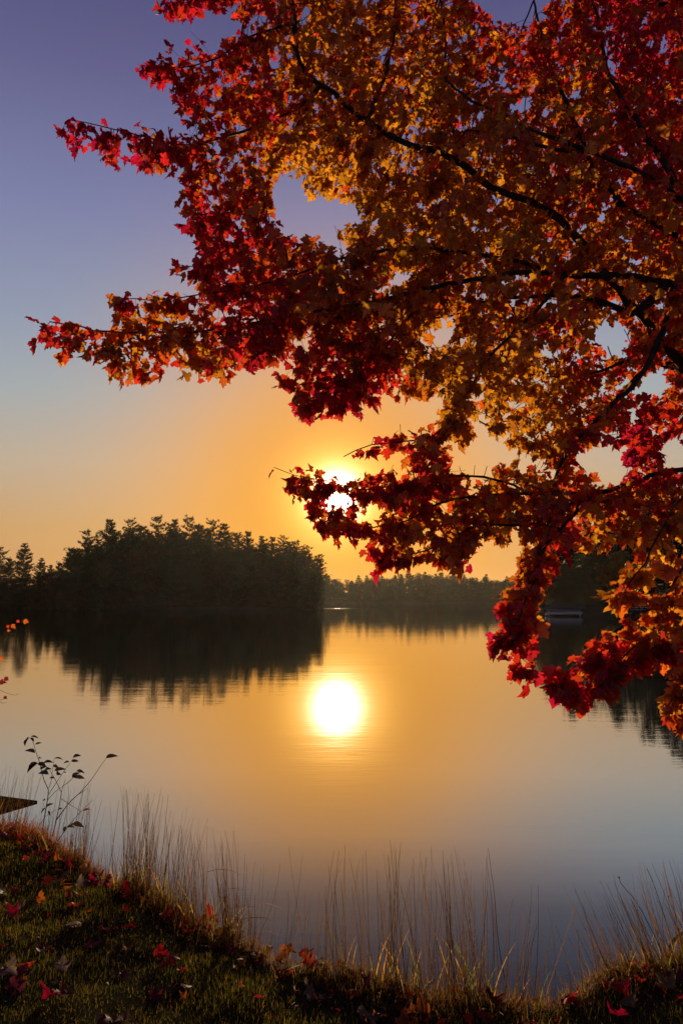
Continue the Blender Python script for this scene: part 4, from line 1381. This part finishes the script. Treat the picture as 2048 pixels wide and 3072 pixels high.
for i, (x0, y0, x1, y1) in enumerate(sap_lv + [(932, 1062, 1003, 1022)]):
    dz = rng.uniform(-.1, .14)
    a, b_ = sp_(x0, y0, dz), sp_(x1, y1, dz + rng.normal(0, .02))
    L = np.linalg.norm(b_ - a)
    ya = unit(b_ - a)
    n0_ = np.array([rng.normal(0, .3), -0.45 + rng.normal(0, .35), 0.8])
    za = unit(n0_ - (n0_ @ ya) * ya)
    xa = np.cross(ya, za)
    o = ob('leaf', OV[i % 4], sap)
    o.matrix_local = Matrix.Translation([float(c_) for c_ in a - SL]) @ Matrix(np.c_[xa, ya, za].tolist()).to_4x4() @ Matrix.Diagonal((float(L) * rng.uniform(.9, 1.25), float(L), float(L), 1))
    if i == len(sap_lv):
        o.color = (0.5, 0.015, 0.02, 1)
        o['label'] = 'single bright red leaf'
    else:
        o.color = (0.045, 0.03, 0.014, 1)

# ------------------------------------------------------------------ young maple just out of frame at left; only its twig tips reach in
ym = ob('young_maple', None, loc=(-2.75, 4.75, float(gz(-2.75, 4.75))))
tag(ym, 'nearly bare young maple whose twig tips reach in at the left edge', 'tree')
YL = np.array(ym.location)
st = resample([(-2.75, 4.75, 1.1), (-2.70, 4.78, 1.7), (-2.74, 4.8, 2.4), (-2.66, 4.85, 3.3), (-2.7, 4.9, 4.1)], .08)
v, f = tube(st - YL, np.linspace(.026, .006, len(st)), 8)
ob('trunk', MB().add(v, f).mesh('trunk', [M_bark], True), ym)
D4 = 4.7
for pts, r0 in (([(-330, 1960), (-180, 1915), (-60, 1898), (10, 1890), (45, 1875), (82, 1866)], .0035), ([(-330, 2010), (-150, 2040), (-40, 2062), (0, 2070), (25, 2081), (47, 2086), (56, 2080)], .0028),
                ([(-150, 2040), (-60, 2045), (0, 2052), (20, 2046)], .0018), ([(-150, 2050), (-60, 2090), (-8, 2098), (8, 2110), (22, 2107)], .002), ([(-8, 2098), (6, 2100), (16, 2094), (20, 2088)], .0012), ([(-330, 1990), (-150, 1985), (-40, 1980), (-4, 1977)], .002)):
    W = np.array([P(x, y, D4) for x, y in pts])
    if pts[0][0] == -330:
        W[0] = st[np.argmin(np.linalg.norm(st - W[0], axis=1))]
    W = resample(W, .03)
    v, f = tube(W - YL, np.linspace(r0, .0008, len(W)), 5)
    ob('twig', MB().add(v, f).mesh('twig', [M_twig], True), ym)
for x, y, sz, cn, roll in ((78, 1864, .028, 'orange', 1.2), (41, 1879, .028, 'orange', .5), (55, 1864, .018, 'redor', .9), (25, 1880, .020, 'redor', .2), (27, 1892, .016, 'orange', 2), (4, 1977, .03, 'orange', 1), (20, 2037, .03, 'dark', .8), (8, 2046, .034, 'dark', 1.5), (17, 2093, .022, 'dark', .5), (-60, 1890, .05, 'red', 1), (-70, 2060, .05, 'redor', 1)):
    p = P(x, y, D4)
    ya = unit(np.array([math.sin(roll), 0.1, -math.cos(roll) * .6]))
    za = unit(np.cross(ya, np.array([0.2, .3, 1])) + np.array([0, -.8, .3]))
    za = unit(za - (za @ ya) * ya)
    o = ob('leaf', LEAF_MESH[int(abs(x)) % len(LEAF_MESH)], ym)
    o.matrix_local = Matrix.Translation([float(c_) for c_ in p - ya * sz * .4 - YL]) @ Matrix(np.c_[np.cross(ya, za), ya, za].tolist()).to_4x4() @ Matrix.Scale(sz, 4)
    o.color = (*PAL[cn], 1)

# ------------------------------------------------------------------ fallen leaves
q1 = 1024 / 1568.0
fl = [(118, 120, 1, 'red'), (185, 135, 1, 'crimson'), (260, 125, 1.1, 'orange'), (265, 162, 1.1, 'gold'), (312, 172, 1, 'tan'), (228, 226, 1.2, 'dark'), (320, 258, 1, 'redor'), (350, 226, 1, 'pale'), (420, 226, 1.1, 'red'), (405, 184, 1, 'brown'), (572, 236, 1, 'orange'),
      (602, 198, 1, 'brown'), (636, 276, 1.1, 'dark'), (690, 282, 1.1, 'dark'), (68, 272, .6, 'red'), (18, 275, 1, 'pale'), (185, 320, .6, 'orange'), (85, 332, .7, 'pale'), (70, 376, .8, 'crimson'), (330, 322, .6, 'red'), (340, 348, .45, 'orange'), (370, 413, 1, 'pale'), (470, 446, .7, 'red'),
      (618, 443, .8, 'dark'), (772, 398, 1.1, 'redor'), (830, 362, .8, 'red'), (872, 302, 1, 'red'), (955, 316, 1.3, 'crimson'), (900, 412, 1, 'red'), (945, 380, 1, 'red'), (985, 482, 1.15, 'gold'), (1042, 472, .8, 'gold'), (936, 464, .6, 'orange'), (1250, 470, 1, 'dark'), (1300, 462, 1.1, 'orange'),
      (1382, 480, 1, 'brown'), (1305, 522, .9, 'orange'), (1376, 550, 1.1, 'crimson'), (1455, 566, .9, 'crimson'), (170, 538, 1, 'dark'), (122, 604, 1.2, 'crimson'), (385, 536, 1, 'dark'), (285, 640, .8, 'pale'), (18, 652, 1, 'pale'), (76, 676, 1.1, 'maroon'), (255, 698, .4, 'pale'), (266, 744, 1.15, 'crimson'),
      (326, 746, .9, 'dark'), (715, 576, 1.0, 'red'), (780, 566, .8, 'redor'), (792, 612, .8, 'dark'), (815, 638, .55, 'red'), (580, 632, .9, 'maroon'), (832, 706, 1.2, 'maroon'), (708, 730, .8, 'dark'), (850, 776, .45, 'orange'), (1192, 760, .8, 'red'), (1430, 720, .6, 'pale'), (1495, 760, .8, 'dark'),
      (478, 842, 1.2, 'dark'), (590, 536, .5, 'orange'), (860, 482, .35, 'orange'), (530, 850, 1.0, 'brown')]
FLS = [(x * q1, 2500 + y * q1, s_, c_) for x, y, s_, c_ in fl]
FLS += [(1060, 2882, 1.35, 'gold'), (1078, 2892, 1.0, 'orange'), (1217, 2893, .7, 'red'), (1320, 2912, .8, 'red'), (1078, 2980, .8, 'redor'), (1105, 2968, .9, 'maroon'), (976, 2993, .9, 'dark'), (1096, 3034, 1.3, 'pale'), (1148, 3054, .8, 'orange'), (1190, 3062, 1.2, 'orange'), (1282, 3046, 1.3, 'orange'), (931, 2970, .7, 'pale'),
        (1352, 2908, .9, 'red'), (1491, 2980, .8, 'crimson'), (1519, 3003, 1, 'gold'), (1615, 2986, .9, 'tan'), (1682, 3001, 1, 'red'), (1725, 3003, 1, 'red'), (1896, 2986, 1, 'tan'), (2011, 2970, 1.1, 'tan'), (1934, 2930, .8, 'red'), (1987, 2917, 1.2, 'maroon'), (1572, 3058, .9, 'orange'), (1849, 3050, 1.1, 'crimson'), (2040, 2996, .7, 'red'), (1467, 2946, 1.1, 'dark'),
        (30, 2480, 1.3, 'red'), (12, 2512, 1.1, 'crimson'), (70, 2535, .8, 'redor'), (122, 2552, 1.2, 'crimson'), (100, 2500, .9, 'orange'), (152, 2572, .9, 'dark'), (20, 2450, .9, 'red'), (620, 2700, 1, 'crimson'), (560, 2650, .8, 'brown')]
r9 = np.random.default_rng(99)
for _ in range(34):
    x_ = r9.uniform(20, 1000) if r9.uniform() < .8 else r9.uniform(1000, 2000)
    FLS.append((x_, np.interp(x_, [p[0] for p in edge_px], [p[1] for p in edge_px]) + r9.uniform(2, 62), r9.uniform(.6, 1.0), ['red', 'crimson', 'redor', 'dark', 'brown', 'orange'][r9.integers(6)]))
CUP = [leaf_shape(a_, b_, c_, 40 + i, 0.6) for i, (a_, b_, c_) in enumerate([(-0.7, -0.5, .3), (0.8, 0.5, .3), (-1.1, 0.2, .2), (0.4, -0.8, .4), (1.1, .7, .1), (-.3, .3, .5)])]
CUPM = [mesh_np('fallen_leaf', v, f, [M_fall]) for v, f in CUP]
NAMES = {'red': 'bright red', 'crimson': 'crimson', 'orange': 'orange', 'gold': 'golden orange', 'tan': 'straw yellow', 'dark': 'dark red', 'redor': 'orange red', 'pale': 'pale pinkish', 'brown': 'brown', 'maroon': 'dull maroon'}


def zone(x, y):
    along = np.interp(x, [p[0] for p in edge_px], [p[1] for p in edge_px])
    side = 'left' if x < 340 else 'centre left' if x < 680 else 'centre' if x < 1100 else 'centre right' if x < 1500 else 'right'
    if y - along < 70:
        return 'in bank edge weeds, ' + side
    if y > 2960:
        return 'at the photo bottom, ' + side
    if y - along < 190:
        return 'on grass near the bank edge, ' + side
    return 'on the open lawn, ' + side


groups = {}
for it_ in FLS:
    big = 'large ' if it_[2] >= 1.1 else 'small ' if it_[2] <= .7 else ''
    groups.setdefault((big + NAMES[it_[3]], zone(it_[0], it_[1])), []).append(it_)
ORD = ['first', 'second', 'third', 'fourth', 'fifth', 'sixth', 'seventh', 'eighth', 'ninth', 'tenth', 'eleventh', 'twelfth', 'thirteenth', 'fourteenth']
for (cn, zn), its in groups.items():
    its.sort()
    for k, (x, y, s_, c_) in enumerate(its):
        g0 = on_plane(x, y + 10 * s_, EDGE_Z + 0.06)
        x, y = x, max(y, np.interp(x, [p[0] for p in edge_px], [p[1] for p in edge_px]) - 4)
        for _ in range(4):
            g0 = on_plane(x, y + 10 * s_, max(float(gz(g0[0], g0[1])), 0.8) + 0.012)
        o = ob('fallen_leaf', CUPM[int(rng.integers(6))])
        sz = 0.078 * s_
        o.scale = (sz, sz, sz * rng.uniform(.8, 1.2))
        o.rotation_euler = (rng.normal(0.1, .2), rng.normal(0, .2), rng.uniform(0, 6.3))
        o.location = (g0[0], g0[1], g0[2] + 0.014 + 0.006 * s_)
        o.color = (*[float(c) * (0.75 if c_ not in ('pale', 'tan') else .6) for c in PAL[c_]], 1)
        if len(its) == 1:
            lab = f'{cn} fallen leaf {zn}'
        elif len(its) == 2:
            lab = f'{cn} fallen leaf {zn}, {("leftmost", "rightmost")[k]} of two'
        else:
            lab = f'{cn} fallen leaf {zn}, {ORD[k]} of {len(its)} from left'
        tag(o, lab, 'leaf', 'fallen maple leaves on the bank')

# small broken leaf litter
NLt = 1500
lx2 = np.where(rng.uniform(size=NLt) < .45, rng.uniform(-4.0, -1.4, NLt), rng.uniform(-4.2, 2.6, NLt))
ls2 = np.where(rng.uniform(size=NLt) < .22, rng.uniform(0, 2.6, NLt), np.abs(rng.normal(0, .18, NLt)) - .05)
ly2 = yshore(lx2) - ls2
mb = MB()
for i in range(NLt):
    sz = rng.uniform(.008, .032)
    Vt = rng.normal(0, 1, (5, 3)) * (sz * .6, sz * .6, sz * .3) + (lx2[i], ly2[i], float(gz(lx2[i], ly2[i])) + .02)
    cc = np.array(PAL[['red', 'crimson', 'orange', 'brown', 'dark', 'redor'][int(rng.integers(6))]]) * rng.uniform(.4, .9)
    mb.add(Vt, [(0, 1, 2), (0, 2, 3), (0, 3, 4)], cc)
lit = ob('leaf_litter', mb.mesh('leaf_litter', [M_stalk]))
tag(lit, 'scraps of broken red and brown leaves caught along the bank edge', 'leaf litter', kind='stuff')

# ------------------------------------------------------------------ evening haze over the lake
M_haze, t = mat('evening_haze')
pv = N(t, 'ShaderNodeVolumePrincipled')
pv.inputs['Color'].default_value = (0.98, 0.90, 0.76, 1)
pv.inputs['Density'].default_value = 0.00003
pv.inputs['Anisotropy'].default_value = 0.65
out(t, None, pv.outputs[0])
v, f = box(0, 0, 15.0, 2 * WORLD_R + 60, 2 * WORLD_R + 60, 36.6)
hz = ob('haze', mesh_np('haze', v, f, [M_haze]))
tag(hz, 'thin golden evening haze over the lake', 'haze', kind='stuff')
